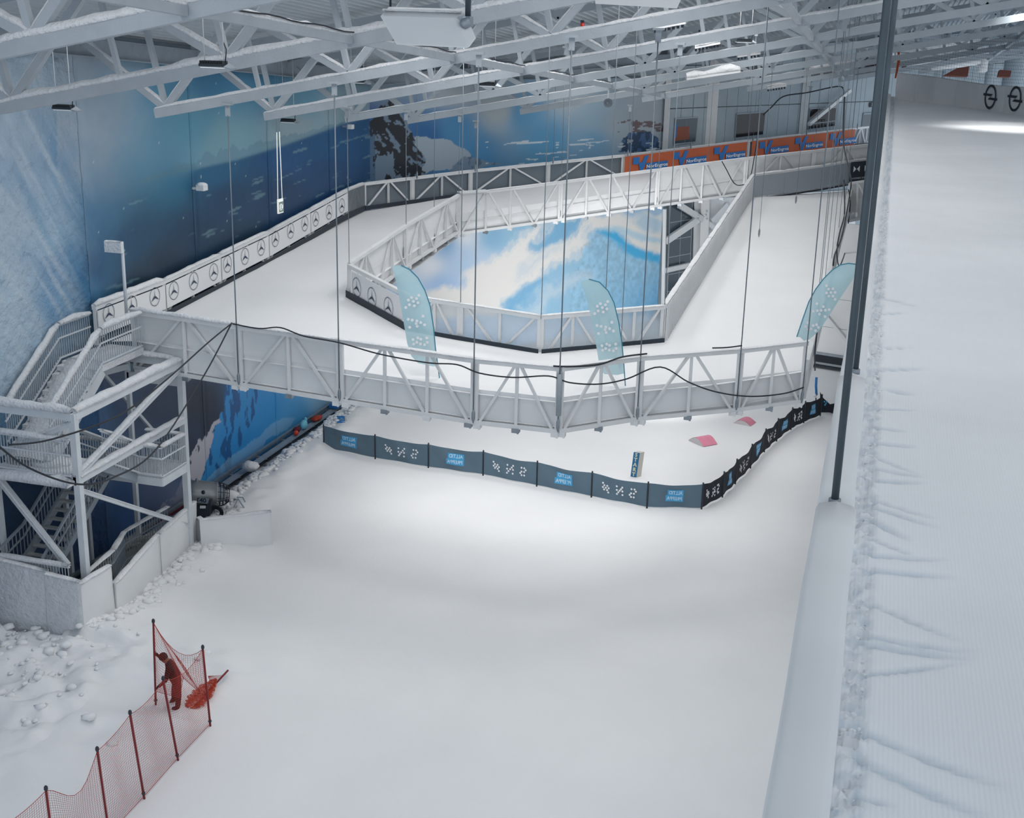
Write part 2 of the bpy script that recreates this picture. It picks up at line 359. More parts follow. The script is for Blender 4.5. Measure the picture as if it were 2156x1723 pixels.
def mural_back(P):
    px, py, _ = proj(P); u = (P[:, :2]-CORN)@BD; v = P[:, 2]
    wob = (fbm(u*1.3, v*1.3, 4, 22)-.5); w2 = fbm(u*3.0, v*2.2, 4, 23)
    C = idw(px, py, BACK)
    X, Y = px+46*wob, py+20*wob
    mt = inpoly(X, Y, [(725, 420), (748, 330), (772, 262), (800, 218), (826, 203), (846, 240), (872, 290), (890, 325), (900, 372), (765, 410)])
    w3 = fbm(u*1.2+v*.5+1.5*wob, v*.8-u*.3, 5, 29); fl = fbm(u*3+v*2, v*3, 3, 33)
    rock = mt & ((w3 > np.where(px < 785, .58, .40)) & (fl > np.where(px < 785, .3, .40)) | ((px > 858) & (fl > .42))); sn = np.where((px < 790)[:, None], L3('4d6b87'), L3('6f8497'))
    C = np.where(mt[:, None], sn, C); C = np.where(rock[:, None], L3('20262f'), C)
    hill = inpoly(X, Y, [(872, 284), (950, 296), (985, 322), (1002, 348), (935, 358), (880, 372)]); C = np.where(hill[:, None] & ~mt[:, None], L3('98a8b5'), C)
    h2 = inpoly(X, Y, [(942, 362), (955, 340), (970, 325), (990, 330), (1030, 342), (1062, 345), (1000, 355)]); C = np.where(h2[:, None], np.where((w2 > .55)[:, None], L3('54697e'), L3('71869a')), C)
    rk = inpoly(X, Y, [(1298, 320), (1320, 296), (1350, 275), (1376, 279), (1390, 292), (1392, 316)]); C = np.where(rk[:, None], np.where((w2 > .52)[:, None], L3('26415f'), L3('3f628b')), C)
    bn = (py > 252) & (py < 278) & (px > 1300) & (fbm(u*1.5, v*6, 3, 77) > .56); C = np.where(bn[:, None], L3('6a5c60'), C)
    ic = (py > 292) & (py < 345) & (px > 1000) & (fbm(u*.8, v*8, 3, 78) > .70); C = np.where(ic[:, None], L3('c6d2da'), C)
    vm = 1/(1+np.exp(-(py-415)/4))
    q = lambda pts: [(905+x/1.764, 316+y/1.764) for x, y in pts]
    Xv, Yv = px+34*wob+10*(w2-.5), py+20*wob+8*(w2-.5)
    G = [(0, 430, 'f2f5fa'), (60, 350, '86b4dc'), (0, 330, 'b8d2ec'), (130, 320, 'eef3f8'), (120, 400, 'bcd6f0'), (40, 500, 'a8c9ee'), (230, 330, '8dbfe0'), (320, 305, '9fcbe4'), (0, 560, 'b4d0f2'), (200, 420, 'c8dcf0')]  # near-white anchors paint the spot glow into the mural colour
    Vd = idw(px, py, [(905+x/1.764, 316+y/1.764, h) for x, y, h in G], 3.0)
    def lay(Vd, pts, h, soft=None):
        m = np.mean([inpoly(Xv+a, Yv+b, q(pts)) for a, b in ((0, 0), (7, 0), (-7, 0), (0, 5), (0, -5), (3, 3), (-3, -3), (12, 4), (-12, -4))], 0)*(soft or 1.0); return blend(Vd, m, L3(h))
    Vd = lay(Vd, [(-60, 600), (-20, 545), (60, 515), (110, 500), (180, 425), (260, 380), (370, 290), (440, 270), (470, 240), (700, 240), (900, 240), (900, 620), (-60, 620)], 'f2f0ec')
    Vd = lay(Vd, [(372, 352), (440, 275), (560, 250), (585, 262), (500, 345), (430, 362), (380, 392)], '86bde0')
    Vd = lay(Vd, [(330, 440), (430, 380), (520, 345), (500, 372), (400, 430), (300, 500)], 'cfdde8', .7)
    Vd = lay(Vd, [(255, 600), (290, 545), (380, 490), (500, 420), (590, 350), (590, 305), (640, 300), (700, 330), (800, 395), (890, 425), (890, 620), (255, 620)], 'a0cde8')
    tex = np.clip((fbm(u*4.5, v*4.5, 4, 24)-.5)*2.4, -.6, .6)*inpoly(Xv, Yv, q([(560, 360), (640, 300), (890, 425), (890, 620), (520, 620)])); Vd = np.clip(Vd*(1+.22*tex[:, None]), 0, 1)
    lr = np.clip((px-1250)/150, 0, 1)*np.clip((py-560)/80, 0, 1)*inpoly(Xv, Yv, q([(255, 600), (590, 350), (890, 425), (890, 620)])); Vd = blend(Vd, lr*.75, L3('58aee2'))
    Vd = lay(Vd, [(255, 600), (300, 545), (420, 470), (440, 485), (330, 590), (320, 620)], '6fb2de', .6)
    Vd = lay(Vd, [(340, 600), (460, 500), (600, 440), (590, 470), (480, 540), (400, 610)], 'dbe7f0', .6)
    Vd = lay(Vd, [(590, 300), (640, 282), (700, 300), (735, 345), (800, 375), (880, 395), (880, 425), (800, 412), (735, 388), (690, 340), (640, 312)], '4cb8ea')
    Vd = lay(Vd, [(600, 298), (660, 280), (720, 285), (860, 330), (880, 350), (820, 345), (740, 320), (690, 300)], 'b9dcee', .8)
    Vd = lay(Vd, [(735, 255), (800, 240), (870, 262), (860, 300), (790, 300)], '9ccbe8', .6)
    return blend(C, vm, Vd)
def mural_mat():
    m = mat('printed_mural_sheet', '#336699', .5, attr='print', bump=.25, bscale=3.0); return m
MUR = mural_mat()
FROSTM = mat('frosted_mural_sheet', '#88aacc', .8, attr='print', bump=1.0, bscale=3.2, bdist=.16)
def ztop_left(y): return 16.55-.078*(y-36)
# left wall: backing, dark strip below the roof, printed sheets hung in front
wl = struct(MB().box((XW-.35, 34.5, 8.2), (.3, 54, 17.9)).build('wall_left', DARKW)); tag(wl, 'tall left wall hung with a blue printed mountain mural', 'wall')
seamY = [8.0, 14.6, 21.2, 27.8, float(PX(178, 500, XW)[1]), float(PX(409, 500, XW)[1])]
while seamY[-1]+6.2 < 59: seamY.append(seamY[-1]+6.2)
seamY.append(60.1)
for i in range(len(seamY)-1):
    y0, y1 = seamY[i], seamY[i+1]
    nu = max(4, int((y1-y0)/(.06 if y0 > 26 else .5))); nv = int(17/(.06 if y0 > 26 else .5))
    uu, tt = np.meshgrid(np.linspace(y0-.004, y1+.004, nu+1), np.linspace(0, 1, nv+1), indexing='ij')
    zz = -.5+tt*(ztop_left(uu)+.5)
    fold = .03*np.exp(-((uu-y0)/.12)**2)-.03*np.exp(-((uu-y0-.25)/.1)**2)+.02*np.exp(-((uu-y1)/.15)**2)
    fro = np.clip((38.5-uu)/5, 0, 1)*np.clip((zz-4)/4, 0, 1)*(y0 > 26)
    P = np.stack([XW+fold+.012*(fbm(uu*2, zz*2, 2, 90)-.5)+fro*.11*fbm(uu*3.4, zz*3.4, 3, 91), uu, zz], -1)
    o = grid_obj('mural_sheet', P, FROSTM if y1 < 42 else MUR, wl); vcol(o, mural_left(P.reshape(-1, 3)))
# hooks along the top hem
mb = MB()
for y in np.arange(30, 60, .62): mb.box((XW+.03, y, ztop_left(y)+.05), (.05, .05, .12))
mb.build('hem_hooks', GALV, wl)['kind'] = 'stuff'
# back wall with the second mural
TM = tb(PB(1404, 300)); TM2 = tb(PB(1398, 560)); TE = 62.0
wb = MB(); a, b = bw(-.2, -1, -.35), bw(TE, -1, -.35)
wb.bar((a+np.array([0, 0, 8.5])), (b+np.array([0, 0, 8.5])), .3, 19.0)
wbk = struct(wb.build('wall_back', CLAD)); tag(wbk, 'slanting back wall with mountain mural and grey panel cladding', 'wall')
for i, (t0, t1) in enumerate(zip(np.linspace(0, TM, 5)[:-1], np.linspace(0, TM, 5)[1:])):
    uu, tt = np.meshgrid(np.linspace(t0-.003, t1+.003, int((t1-t0)/.045)), np.linspace(0, 1, 330), indexing='ij')
    zt = np.minimum(14.75+0*uu, 20); zz = -.6+tt*(zt+.6)
    if i == 3:
        pass
    P = np.stack([CORN[0]+BD[0]*uu, CORN[1]+BD[1]*uu, zz], -1)
    o = grid_obj('mural_sheet', P, MUR, wbk); vcol(o, mural_back(P.reshape(-1, 3)))

# ---- ribbed roof sheet
mb = MB(); pitch = .30; x0, x1, y0, y1 = -24.6, 30.0, 0.0, 112.0; n = int((x1-x0)/pitch)
prof = [(0, 0), (.10, 0), (.14, .11), (.26, .11)]
pts = [(x0+i*pitch+a, h) for i in range(n) for a, h in prof]
vs = [(x, y, ceilz(x, y)+h) for x, h in pts for y in (y0, y1)]
mb.add(vs, [(2*i, 2*i+1, 2*i+3, 2*i+2) for i in range(len(pts)-1)])
ceiling = struct(mb.build('ceiling', ROOFM)); tag(ceiling, 'pale ribbed metal roof sheet above the trusses', 'ceiling')
# eaves beams
mb = MB(); mb.ibeam((XW+.35, 6, ceilz(XW, 6)-.45), (XW+.35, 60, ceilz(XW, 60)-.45), .3, .6)
struct(mb.build('trim_1', STEELG)).__setitem__('label', 'grey eaves beam along the top of the left wall')
mb = MB(); mb.ibeam(bw(0, ceilz(XW, 60.1)-.5, .35), bw(TE, ceilz(*bw(TE, 0)[:2])-.5, .35), .3, .5)
struct(mb.build('trim_2', STEELG)).__setitem__('label', 'grey beam along the top of the back wall')

# ================================================================== ROOF TRUSSES
TY = [28.4+7.34*n for n in range(-2, 10)]
NS = 6.08
def make_truss(idx, y):
    xe = (wallx(y)+3.2) if y > 60 else -21.43
    frosty = y < 44
    nm = ORD[idx]
    t = thing('roof_truss', (xe, y, roofz(xe, y)), f'pale steel roof truss, {nm} one counted away from the camera', 'roof truss', 'sloping roof trusses')
    mt = TRUSSF if frosty else TRUSSW
    zb = lambda x: roofz(x, y); zt = lambda x: roofz(x, y)+2.62
    xr = 24.0; xw = wallx(y)+.15
    MB().bar((xe-.25, y, zb(xe-.25)), (xr, y, zb(xr)), .26, .28).build('bottom_chord', mt, t)
    MB().bar((xw, y, zt(xw)), (xr, y, zt(xr)), .24, .26).build('top_chord', mt, t)
    MB().box((xw+.02, y, zt(xw)-.05), (.05, .5, .75)).build('wall_plate', WHITE, t)
    x = xe+.1; k = 0
    MB().bar((x, y, zb(x)+.1), (xw+.4, y, zt(xw+.4)-.1), .2, .2).build('end_diagonal', mt, t)
    while x < xr-3:
        MB().bar((x, y, zb(x)+.1), (x-.53, y, zt(x-.53)-.1), .15, .15).build('post', mt, t)
        a = x+NS/2
        MB().bar((x, y, zb(x)+.1), (a-.5, y, zt(a-.5)-.1), .19, .19).build('diagonal', mt, t)
        MB().bar((a-.5, y, zt(a-.5)-.1), (x+NS, y, zb(x+NS)+.1), .19, .19).build('diagonal', mt, t)
        MB().bar((a+.15, y, zb(a+.15)+.1), (a-.38, y, zt(a-.38)-.1), .12, .12).build('post', mt, t)
        x += NS; k += 1
    if frosty:
        th = .17 if y < 30 else .10
        MB().snowcap((xe-.25, y, zb(xe-.25)+.135), (xr*.3, y, zb(xr*.3)+.135), .27, th, seg=70).build('snow_ridge', HOAR, t)
        x = xe+.1
        p, q = np.array((xw+.4, y, zt(xw+.4)-.1)), np.array((x, y, zb(x)+.1))
        MB().snowcap(p+np.array([0, 0, .1]), q+np.array([0, 0, .1]), .2, th*.8, seg=14).build('snow_ridge', HOAR, t)
        while x < -5:
            a = x+NS/2
            p, q = np.array((a-.5, y, zt(a-.5)-.1)), np.array((x+NS, y, zb(x+NS)+.1))
            MB().snowcap(p+np.array([0, 0, .1]), q+np.array([0, 0, .1]), .2, th*.7, seg=14).build('snow_ridge', HOAR, t)
            p, q = np.array((x, y, zb(x)+.1)), np.array((a-.5, y, zt(a-.5)-.1))
            MB().snowcap(p+np.array([-.05, 0, .1]), q+np.array([-.05, 0, .1]), .17, .05, seg=14).build('snow_ridge', HOAR, t)
            x += NS
    elif y < 75:
        MB().snowcap((xe-.2, y, zb(xe)+.12), (0, y, zb(0)+.12), .2, .035, seg=50, wob=.6).build('snow_ridge', SNOWR, t)
    return t
for i, y in enumerate(TY): make_truss(i, y)
# longitudinal tie beams between the bottom chords
k = 0
for X in (-12.03, -3.0, 6.0):
    for i in range(len(TY)-1):
        ya, yb = TY[i], TY[i+1]
        if X < wallx(yb)+2.5: continue
        a, b = (X, ya+.14, roofz(X, ya)+.02), (X, yb-.14, roofz(X, yb)+.02)
        nmx = {-12.03: 'the left row', -3.0: 'the middle row', 6.0: 'the row over the raised slope'}[X]
        t = thing('tie_beam', a, f'pale steel tie beam joining two roof trusses, {ORD[i]} bay of {nmx}', 'tie beam', 'tie beams between trusses')
        MB().bar(a, b, .16, .18).build('beam', TRUSSF if ya < 44 else TRUSSW, t)
        if ya < 62: MB().snowcap(np.array(a)+[0, 0, .09], np.array(b)+[0, 0, .09], .16, .12 if ya < 30 else .05, seg=24).build('snow_ridge', HOAR if ya < 40 else SNOWR, t)
        if X == -12.03 and 14 < ya < 52:
            pts = [np.array(a)+(np.array(b)-np.array(a))*s+np.array([.1, 0, .17+.02*math.sin(s*19)]) for s in np.linspace(0, 1, 14)]
            MB().tube(pts, .018, 5).build('cable_run', BLACKC, t)
# conduit trays with strip lamps slung below some chords
# ================================================================== ELEVATED SKI TRACK
def zd(y): return 7.3+.068*(np.clip(y, 38, 66)-38)
GLASS = mat('dusty_clear_panel', (0.62, 0.68, 0.73), .25, alpha=.38)
GLASSD = mat('smoky_clear_panel', (0.20, 0.23, 0.25), .25, alpha=.62)
MESHP = mat('grey_mesh_panel', (0.42, 0.47, 0.52), .6, alpha=.72)
RIBP = mat('ribbed_white_panel', (0.72, 0.74, 0.76), .5, var=.06, vscale=1)
F_ = [(-23.42, 36.35), (-19.15, 35.68), (-15.42, 35.15), (-10.86, 34.5), (-8.28, 34.52), (-6.32, 36.56), (-3.58, 38.6), (-1.69, 40.15)]
I0, I1, I2, I3 = (-18.86, 43.97), (-15.2, 40.65), (-10.22, 39.6), (-6.56, 42.0)
I4, I5 = (-6.45, 68.4), (-19.0, 57.4)
IM = (-18.93, 50.2)
B1, B2, B3, B4 = (-15.0, 61.2), (-10.9, 65.1), (-6.9, 68.9), (-.6, 74.6)
C0, C1 = (-24.2, 58.33), (-1.16, 92.2)
ztB = lambda x: float(np.interp(x, [-19, -13.5, -7.4, -.6], [9.95, 10.5, 11.15, 11.75]))     # inner rail of the back lane
ztC = lambda x: float(np.interp(x, [-24.2, -20.3, -14.2, -7.8, -1.16], [10.05, 10.32, 10.58, 11.01, 11.42]))
def lane(name, pairs, zf, nseg=8, nac=22, parent=None):
    O = np.array([p[0] for p in pairs], float); I = np.array([p[1] for p in pairs], float); k = len(pairs)
    s = np.linspace(0, k-1, (k-1)*nseg+1); iO = np.stack([np.interp(s, range(k), O[:, i]) for i in (0, 1)], -1); iI = np.stack([np.interp(s, range(k), I[:, i]) for i in (0, 1)], -1)
    c = np.linspace(0, 1, nac+1); XY = iO[:, None, :]*(1-c)[None, :, None]+iI[:, None, :]*c[None, :, None]
    zz = zf(XY[..., 0], XY[..., 1], c[None, :]+0*XY[..., 0])
    zz = zz+.05*(fbm(XY[..., 0]*.6, XY[..., 1]*.6, 3, 12)-.5)
    for g in (.40, .48): zz = zz-.02*np.exp(-((c[None, :]-g)/.018)**2)
    P = np.concatenate([XY, zz[..., None]], -1)
    return grid_obj(name, P, SNOW, parent), P
trk = thing('ski_track', (-8.3, 34.5, 6.3), 'raised snow-covered cross-country ski track hung from the roof as a loop', 'ski track')
zA = lambda x, y, c: zd(y)
lane('snow_surface', [(C0, I5), ((-24.3, 51), IM), ((-24.3, 44.2), I0), ((-24.3, 36.0), (I0[0], I0[1]-.05)), (F_[0], (-18.8, 43.8)), (F_[1], (-17.2, 42.4)), (F_[2], I1), (F_[3], (-11.5, 39.85)), (F_[4], I2), (F_[5], (-8.3, 40.9)), (F_[6], I3), (F_[7], (-6.55, 42.6)), ((-1.65, 47), (-6.55, 47)), ((-1.6, 56), (-6.5, 56)), ((-1.55, 73.6), I4)], zA, parent=trk)
def zBk(x, y, c):
    zo = np.interp(x, [-24.2, -20.3, -14.2, -7.8, -1.16], [8.681, 9.1, 9.4, 9.8, 10.2]); zi = np.interp(x, [-19, -13.5, -7.4, -.6], [8.619, 9.3, 9.95, 10.5]); z = zo*(1-c)+zi*c
    e = _n(np.array(I5)-np.array(C0)); d = (x-C0[0])*-e[1]+(y-C0[1])*e[0]; w = np.clip(d/5, 0, 1); w = w*w*(3-2*w)
    return zd(y)*(1-w)+z*w
Cm = lambda s: (C0[0]+(C1[0]-C0[0])*s, C0[1]+(C1[1]-C0[1])*s)
lane('snow_surface', [(C0, I5), (Cm(.2), B1), (Cm(.42), B2), (Cm(.66), B3), (C1, B4)], zBk, parent=trk)
# soffit of the deck
mb = MB()
for pr, zf in (([(C0, I5), ((-24.3, 51), IM), ((-24.3, 44.2), I0), ((-24.3, 36.0), I0), (F_[0], I0), (F_[1], (-17.2, 42.4)), (F_[2], I1), (F_[3], (-11.5, 39.85)), (F_[4], I2), (F_[5], (-8.3, 40.9)), (F_[6], I3), (F_[7], (-6.55, 42.6)), ((-1.6, 56), (-6.5, 56)), ((-1.55, 73.6), I4)], lambda x, y: float(zd(y))-.75), ([(C0, I5), (Cm(.2), B1), (Cm(.42), B2), (Cm(.66), B3), (C1, B4)], lambda x, y: ztB(x)-1.75)):
    for (o1, i1), (o2, i2) in zip(pr[:-1], pr[1:]):
        mb.quad(*[(*p, zf(*p)) for p in (o1, i1, i2, o2)])
mb.build('soffit', WHITE, trk)

def star2(r):
    mb = []; vs, fs = ring2(r*.935, r, 30); out = [(vs, fs)]
    for k in range(3):
        a = math.radians(90+120*k); b = a+math.pi/3; c = a-math.pi/3
        w = .15*r
        vs = [(0, 0), (w*math.cos(c), w*math.sin(c)), (.92*r*math.cos(a), .92*r*math.sin(a)), (w*math.cos(b), w*math.sin(b))]
        if k == 0: vs = [(0, 0), (.05*r, 0.09*r), (0, .92*r), (-.05*r, .09*r)]
        out.append((vs, [(0, 1, 2, 3)]))
    return out
def railing(a, b, za, zb, label, cat='railing', group=None, ht=1.95, side=1, bays='/|\\', skirt=True, upper=None, upmat=None, kick=0.0, upoff=.1, feet=True, snow=0.0, deckdrop=1.1, stars=None, rails=True, name='truss_railing', split=True, endw=.12, matr=None):
    """lattice side of the track from plan point a to b; side=+1: track lies to the left of a->b"""
    matr = matr or WHITE
    a = np.array(a, float); b = np.array(b, float); d = _n(b-a); L = np.linalg.norm(b-a); nrm = np.array([-d[1], d[0]])*side
    def P(u, v, off=0.0):
        p = a+(b-a)*u+nrm*off; zt = za+(zb-za)*u; return np.array([p[0], p[1], zt-ht*(1-v)])
    t = thing(name, P(0, 0), label, cat, group)
    MB().bar(P(0, 1)-[0, 0, .07], P(1, 1)-[0, 0, .07], .16, .13).build('top_chord', matr, t)
    if rails: MB().bar(P(0, 0)+[0, 0, .06], P(1, 0)+[0, 0, .06], .14, .12).build('bottom_chord', matr, t)
    e = endw/L
    for u in (e*.5, 1-e*.5): MB().bar(P(u, 0)+[0, 0, .1], P(u, 1)-[0, 0, .12], .11, .11).build('post', matr, t)
    n = bays.count('/')+bays.count('\\'); du = (1-2*e)/n; k = 0; prev = None
    for ch in bays:
        if ch == '|': u = e+du*k; MB().bar(P(u, 0)+[0, 0, .1], P(u, 1)-[0, 0, .12], .09, .09).build('post', matr, t)
        else:
            u0, u1 = e+du*(k+.05), e+du*(k+.93)
            p, q = (P(u0, 0), P(u1, 1)) if ch == '/' else (P(u0+du*.05, 1), P(u1, 0))
            MB().bar(p+np.array([0, 0, .1 if ch == '/' else -.12]), q+np.array([0, 0, -.12 if ch == '/' else .1]), .08, .08).build('diagonal', matr, t); k += 1
    if feet:
        for i, u in enumerate([.04]+[e+du*j for j in range(1, n)]+[.96]):
            MB().box(P(u, 0)-[0, 0, .05], (.22, .2, .13)).box(P(u, 0)-[0, 0, .11]+[.08, -.08, 0], (.05, .05, .05)).build('foot_bracket', GALV if i % 2 else WHITE, t)
    if skirt:
        v1 = 1-(deckdrop-.12)/ht
        MB().slab([P(.0, .03, .13), P(1, .03, .13), P(1, v1, .13), P(0, v1, .13)], .02).build('skirt_tarp', TARP, t)
    if upper:
        v0 = 1-(deckdrop-.12)/ht
        for (u0, u1) in ([(.01, .5), (.5, .99)] if split else [(.01, .99)]):
            o = MB().slab([P(u0, v0, upoff), P(u1, v0, upoff), P(u1, .93, upoff), P(u0, .93, upoff)], .02).build(upper, upmat, t)
    if kick: MB().slab([P(0, 1-deckdrop/ht-.02, .15), P(1, 1-deckdrop/ht-.02, .15), P(1, 1-(deckdrop-kick)/ht, .15), P(0, 1-(deckdrop-kick)/ht, .15)], .03).build('kick_strip', BLACK, t)
    if snow: MB().snowcap(P(0, 1)-[0, 0, .01], P(1, 1)-[0, 0, .01], .2, snow).build('snow_ridge', SNOWR, t)
    t['_'] = 0; del t['_']
    return t, P, nrm, L
G1 = 'lattice sections on the near side of the ski track'
pats = ['/|\\', '/|\\|', '/|\\|\\', '/|\\', '/|\\', '/|\\|', '|\\/']
pats = ['/|\\', '/|\\', '/|\\|\\', '/|\\', '/|\\', '/|\\', '/|\\']
for i in range(7):
    railing(F_[i], F_[i+1], 8.4, 8.4 if i < 6 else 8.45, f'white lattice railing of the ski track, {ORD[i]} section counted from the stair tower', 'railing', G1, ht=2.02, side=1, bays=pats[i], upper='back_board' if i < 2 else None, upmat=RIBP if 0 else BOARD, snow=.12 if i == 0 else (.05 if i < 3 else .03))
# partial board in the third section
a = np.array(F_[2]); b = np.array(F_[3])
# left wall side: boards with star emblems
YL = [35.5, 39.75, 43.85, 47.95, 52.05, 56.3, 58.33]
zl = lambda y: float(np.interp(y, [35.4, 39.8, 48.1, 56.5, 58.4], [8.62, 8.68, 9.2, 10.0, 10.05]))
STARPX = [(228, 660), (276, 643), (325, 625), (365, 612), (407, 592), (449, 573), (478, 556), (515, 540), (549, 521), (579, 503), (611, 486), (641, 471), (664, 461), (692, 447), (719, 433)]
def board(t, P0, P1, P2, P3, stars, ex, ey, nrm, name='advert_panel'):
    o = MB().slab([P0, P1, P2, P3], .03).build(name, BOARD, t)
    for c, r in stars:
        mb = MB()
        for vs, fs in star2(r): flat(mb, vs, fs, np.array(c)+np.array([*nrm, 0])*.028, ex, ey)
        mb.build('star_emblem', NAVY, o)
    return o
for i in range(6):
    y0, y1 = YL[i], YL[i+1]; X = -24.25
    lab = f'white barrier with ringed three-pointed star emblems along the left wall, {ORD[i]} from the stair tower' if i < 5 else 'short clear-panelled barrier at the far left corner of the ski track'
    t, P, nrm, L = railing((X, y0), (X, y1), zl(y0), zl(y1), lab, 'barrier', 'barriers along the left wall', ht=1.32, side=-1, bays='/|\\', skirt=False, feet=False, snow=.16 if i == 0 else .08 if i < 3 else .05, upper=None if i < 5 else 'clear_panel', upmat=GLASSD, kick=.2, deckdrop=1.3, name='barrier_section')
    if i < 5:
        z0, z1 = zl(y0), zl(y1); st = []
        for px, py in STARPX[3*i:3*i+3]:
            q = PX(px, py, X+.11); st.append((q, .335))
        mid = [q for q, r in st]
        board(t, (X+.1, y0+.04, z0-1.02), (X+.1, y1-.04, z1-1.02), (X+.1, y1-.04, z1-.17), (X+.1, y0+.04, z0-.17), st, (0, -1 if 0 else 1, 0), (0, 0, 1), (1, 0))
# far fence along the back wall
G2 = 'clear panelled fence along the back wall'
FARPX = [765, 868, 991, 1155, 1313, 1446, 1577, 1690, 1797, 1828]
fc = [PV(px, 385-(px-765)*.113, C0, C1) for px in FARPX]; fc[0] = np.array([*C0, 0])
for i in range(9):
    a, b = fc[i][:2], fc[i+1][:2]
    lab = f'clear panelled track fence in front of the mural, {ORD[i]} section from the corner' if i < 4 else f'track fence carrying orange banner, {ORD[i-4]} section from the left' if i < 8 else 'short end section of the far track fence with a white frame'
    t, P, nrm, L = railing(a, b, ztC(a[0]), ztC(b[0]), lab, 'fence', G2, ht=1.3, side=-1, bays='/|\\', skirt=False, feet=False, upper='clear_panel', upmat=GLASSD if i < 4 else MESHP, upoff=-.1, kick=.17, deckdrop=1.28, name='track_fence', snow=.03)
    if 4 <= i < 8:
        pass
# orange banners
ORANGE = mat('orange_banner_cloth', '#c8633a', .6, bump=.3, bscale=1.5, var=.08, vscale=.8); LOGOB = mat('logo_blue_print', '#1f74bd', .5); WHITEP = mat('white_print', (.85, .87, .9), .5)
FD = _n(np.array(C1)-np.array(C0)); FN = np.array([FD[1], -FD[0]])
def orange_banner(pxa, pxb, logos, label):
    pa = PV(pxa, 345-(pxa-1315)*.11, np.array(C0)+FN*.16, np.array(C1)+FN*.16); pb = PV(pxb, 345-(pxb-1315)*.11, np.array(C0)+FN*.16, np.array(C1)+FN*.16)
    def Q(u, v, off=0):
        p = pa[:2]+(pb[:2]-pa[:2])*u+FN*off; zt = ztC(p[0])-.10; return np.array([p[0], p[1], zt-1.06*(1-v)])
    t = thing('banner', Q(0, 0), label, 'banner', 'orange banners on the far fence')
    uu, vv = np.meshgrid(np.linspace(0, 1, 60), np.linspace(0, 1, 9), indexing='ij')
    Pg = np.array([[Q(u, v, .02+.03*float(vnoise(u*14, v*3, 5))-.015) for v in np.linspace(0, 1, 9)] for u in np.linspace(0, 1, 60)])
    grid_obj('cloth', Pg, ORANGE, t)
    Lb = np.linalg.norm(pb[:2]-pa[:2])
    for px in logos:
        c = PV(px, 345-(px-1315)*.11, pa[:2], pb[:2]); u = np.dot(c[:2]-pa[:2], FD)/Lb
        ex = np.array([*(FD), (Q(1, 0)-Q(0, 0))[2]/Lb])*1.8; o = Q(u, 0, .055); ey = np.array([0, 0, 1.])
        mb = MB()
        flat(mb, [(-.55, .95), (-.55, .55), (-.27, .55), (-.27, .95)], [(0, 1, 2, 3)], o, ex, ey)
        flat(mb, [(-.30, .62), (-.22, .12), (-.10, .12), (.16, .98), (-.02, .98), (-.14, .62)], [(0, 1, 2, 5), (2, 3, 4, 5)], o, ex, ey)
        flat(mb, [(.06, .14), (1.05, .14), (1.05, .54), (.06, .54)], [(0, 1, 2, 3)], o, ex, ey)
        lg = mb.build('logo_mark', LOGOB, t)
        mb = MB(); vs, fs = text_mesh('NorEngros', .27, .006); flat(mb, vs, fs, o+ex*.555+ey*.34+np.array([*FN, 0])*.012, ex*.82, ey)
        mb.build('lettering', WHITEP, lg)
orange_banner(1315, 1572, [1357, 1441, 1525], 'long orange banner with blue logo marks, left of the dividing post')
orange_banner(1582, 1798, [1619, 1693, 1765], 'orange banner with blue logo marks at the right end of the far fence')
# inner edge, left lane (seen from the void side)
G3 = 'lattice sections around the opening of the ski track'
railing(IM, I0, 9.55, 9.0, 'lattice railing on the left edge of the track opening, near half', 'railing', G3, ht=1.85, side=-1, bays='/|\\/|\\', upper='back_board', upmat=BOARD)
railing(I5, IM, 9.95, 9.55, 'lattice railing on the left edge of the track opening, far half', 'railing', G3, ht=1.85, side=-1, bays='/|\\/|\\', upper='back_board', upmat=BOARD)
bk = [I5, B1, B2, B3, (-3.6, 71.8), B4]
for i in range(5):
    a, b = bk[i], bk[i+1]
    railing(a, b, ztB(a[0]), ztB(b[0]), f'lattice railing on the far edge of the track opening, {ORD[i]} section from the left', 'railing', G3, ht=1.95, side=1, bays='/|\\|\\/' if i < 3 else '/|\\', upper='back_board' if i in (2, 3, 4) else None, upmat=BOARD, snow=.02)
MB().bar((*I5, 10.0), (I5[0]+1.1, I5[1]+.9, 10.05), .5, .06).build('corner_plate', WHITE, trk)
# inner edge, near side: star board, then clear panels facing the camera
zi = lambda y: float(zd(y))+1.25
t, P, nrm, L = railing(I0, I1, zi(I0[1]), zi(I1[1]), 'white barrier with three ringed star emblems at the corner of the track opening', 'barrier', G3, ht=1.36, side=-1, bays='/|\\', skirt=False, feet=False, kick=.3, deckdrop=1.3, name='barrier_section')
ia, ib = np.array(I0), np.array(I1); dd = _n(ib-ia); nn = np.array([dd[1], -dd[0]])
st = []
for px, py in ((752, 605), (784, 626), (819, 647)):
    st.append((PV(px, py, ia+nn*.11, ib+nn*.11), .36))
board(t, P(.09, .16, .1), P(.93, .16, .1), P(.93, .86, .1), P(.09, .86, .1), st, (*dd, -.05), (0, 0, 1), nn)
inn = [I1, (-13.2, 40.2), I2, (-8.35, 40.8), I3]
for i in range(4):
    a, b = inn[i], inn[i+1]
    railing(a, b, zi(a[1]), zi(b[1]), f'clear panelled railing on the near edge of the track opening, {ORD[i]} section from the left', 'railing', G3, ht=1.5, side=-1, bays='/|\\' if i % 2 == 0 else '\\|/', skirt=False, feet=False, upper='clear_panel', upmat=GLASS, upoff=-.1, kick=.28, deckdrop=1.4, name='clear_railing', snow=.03)
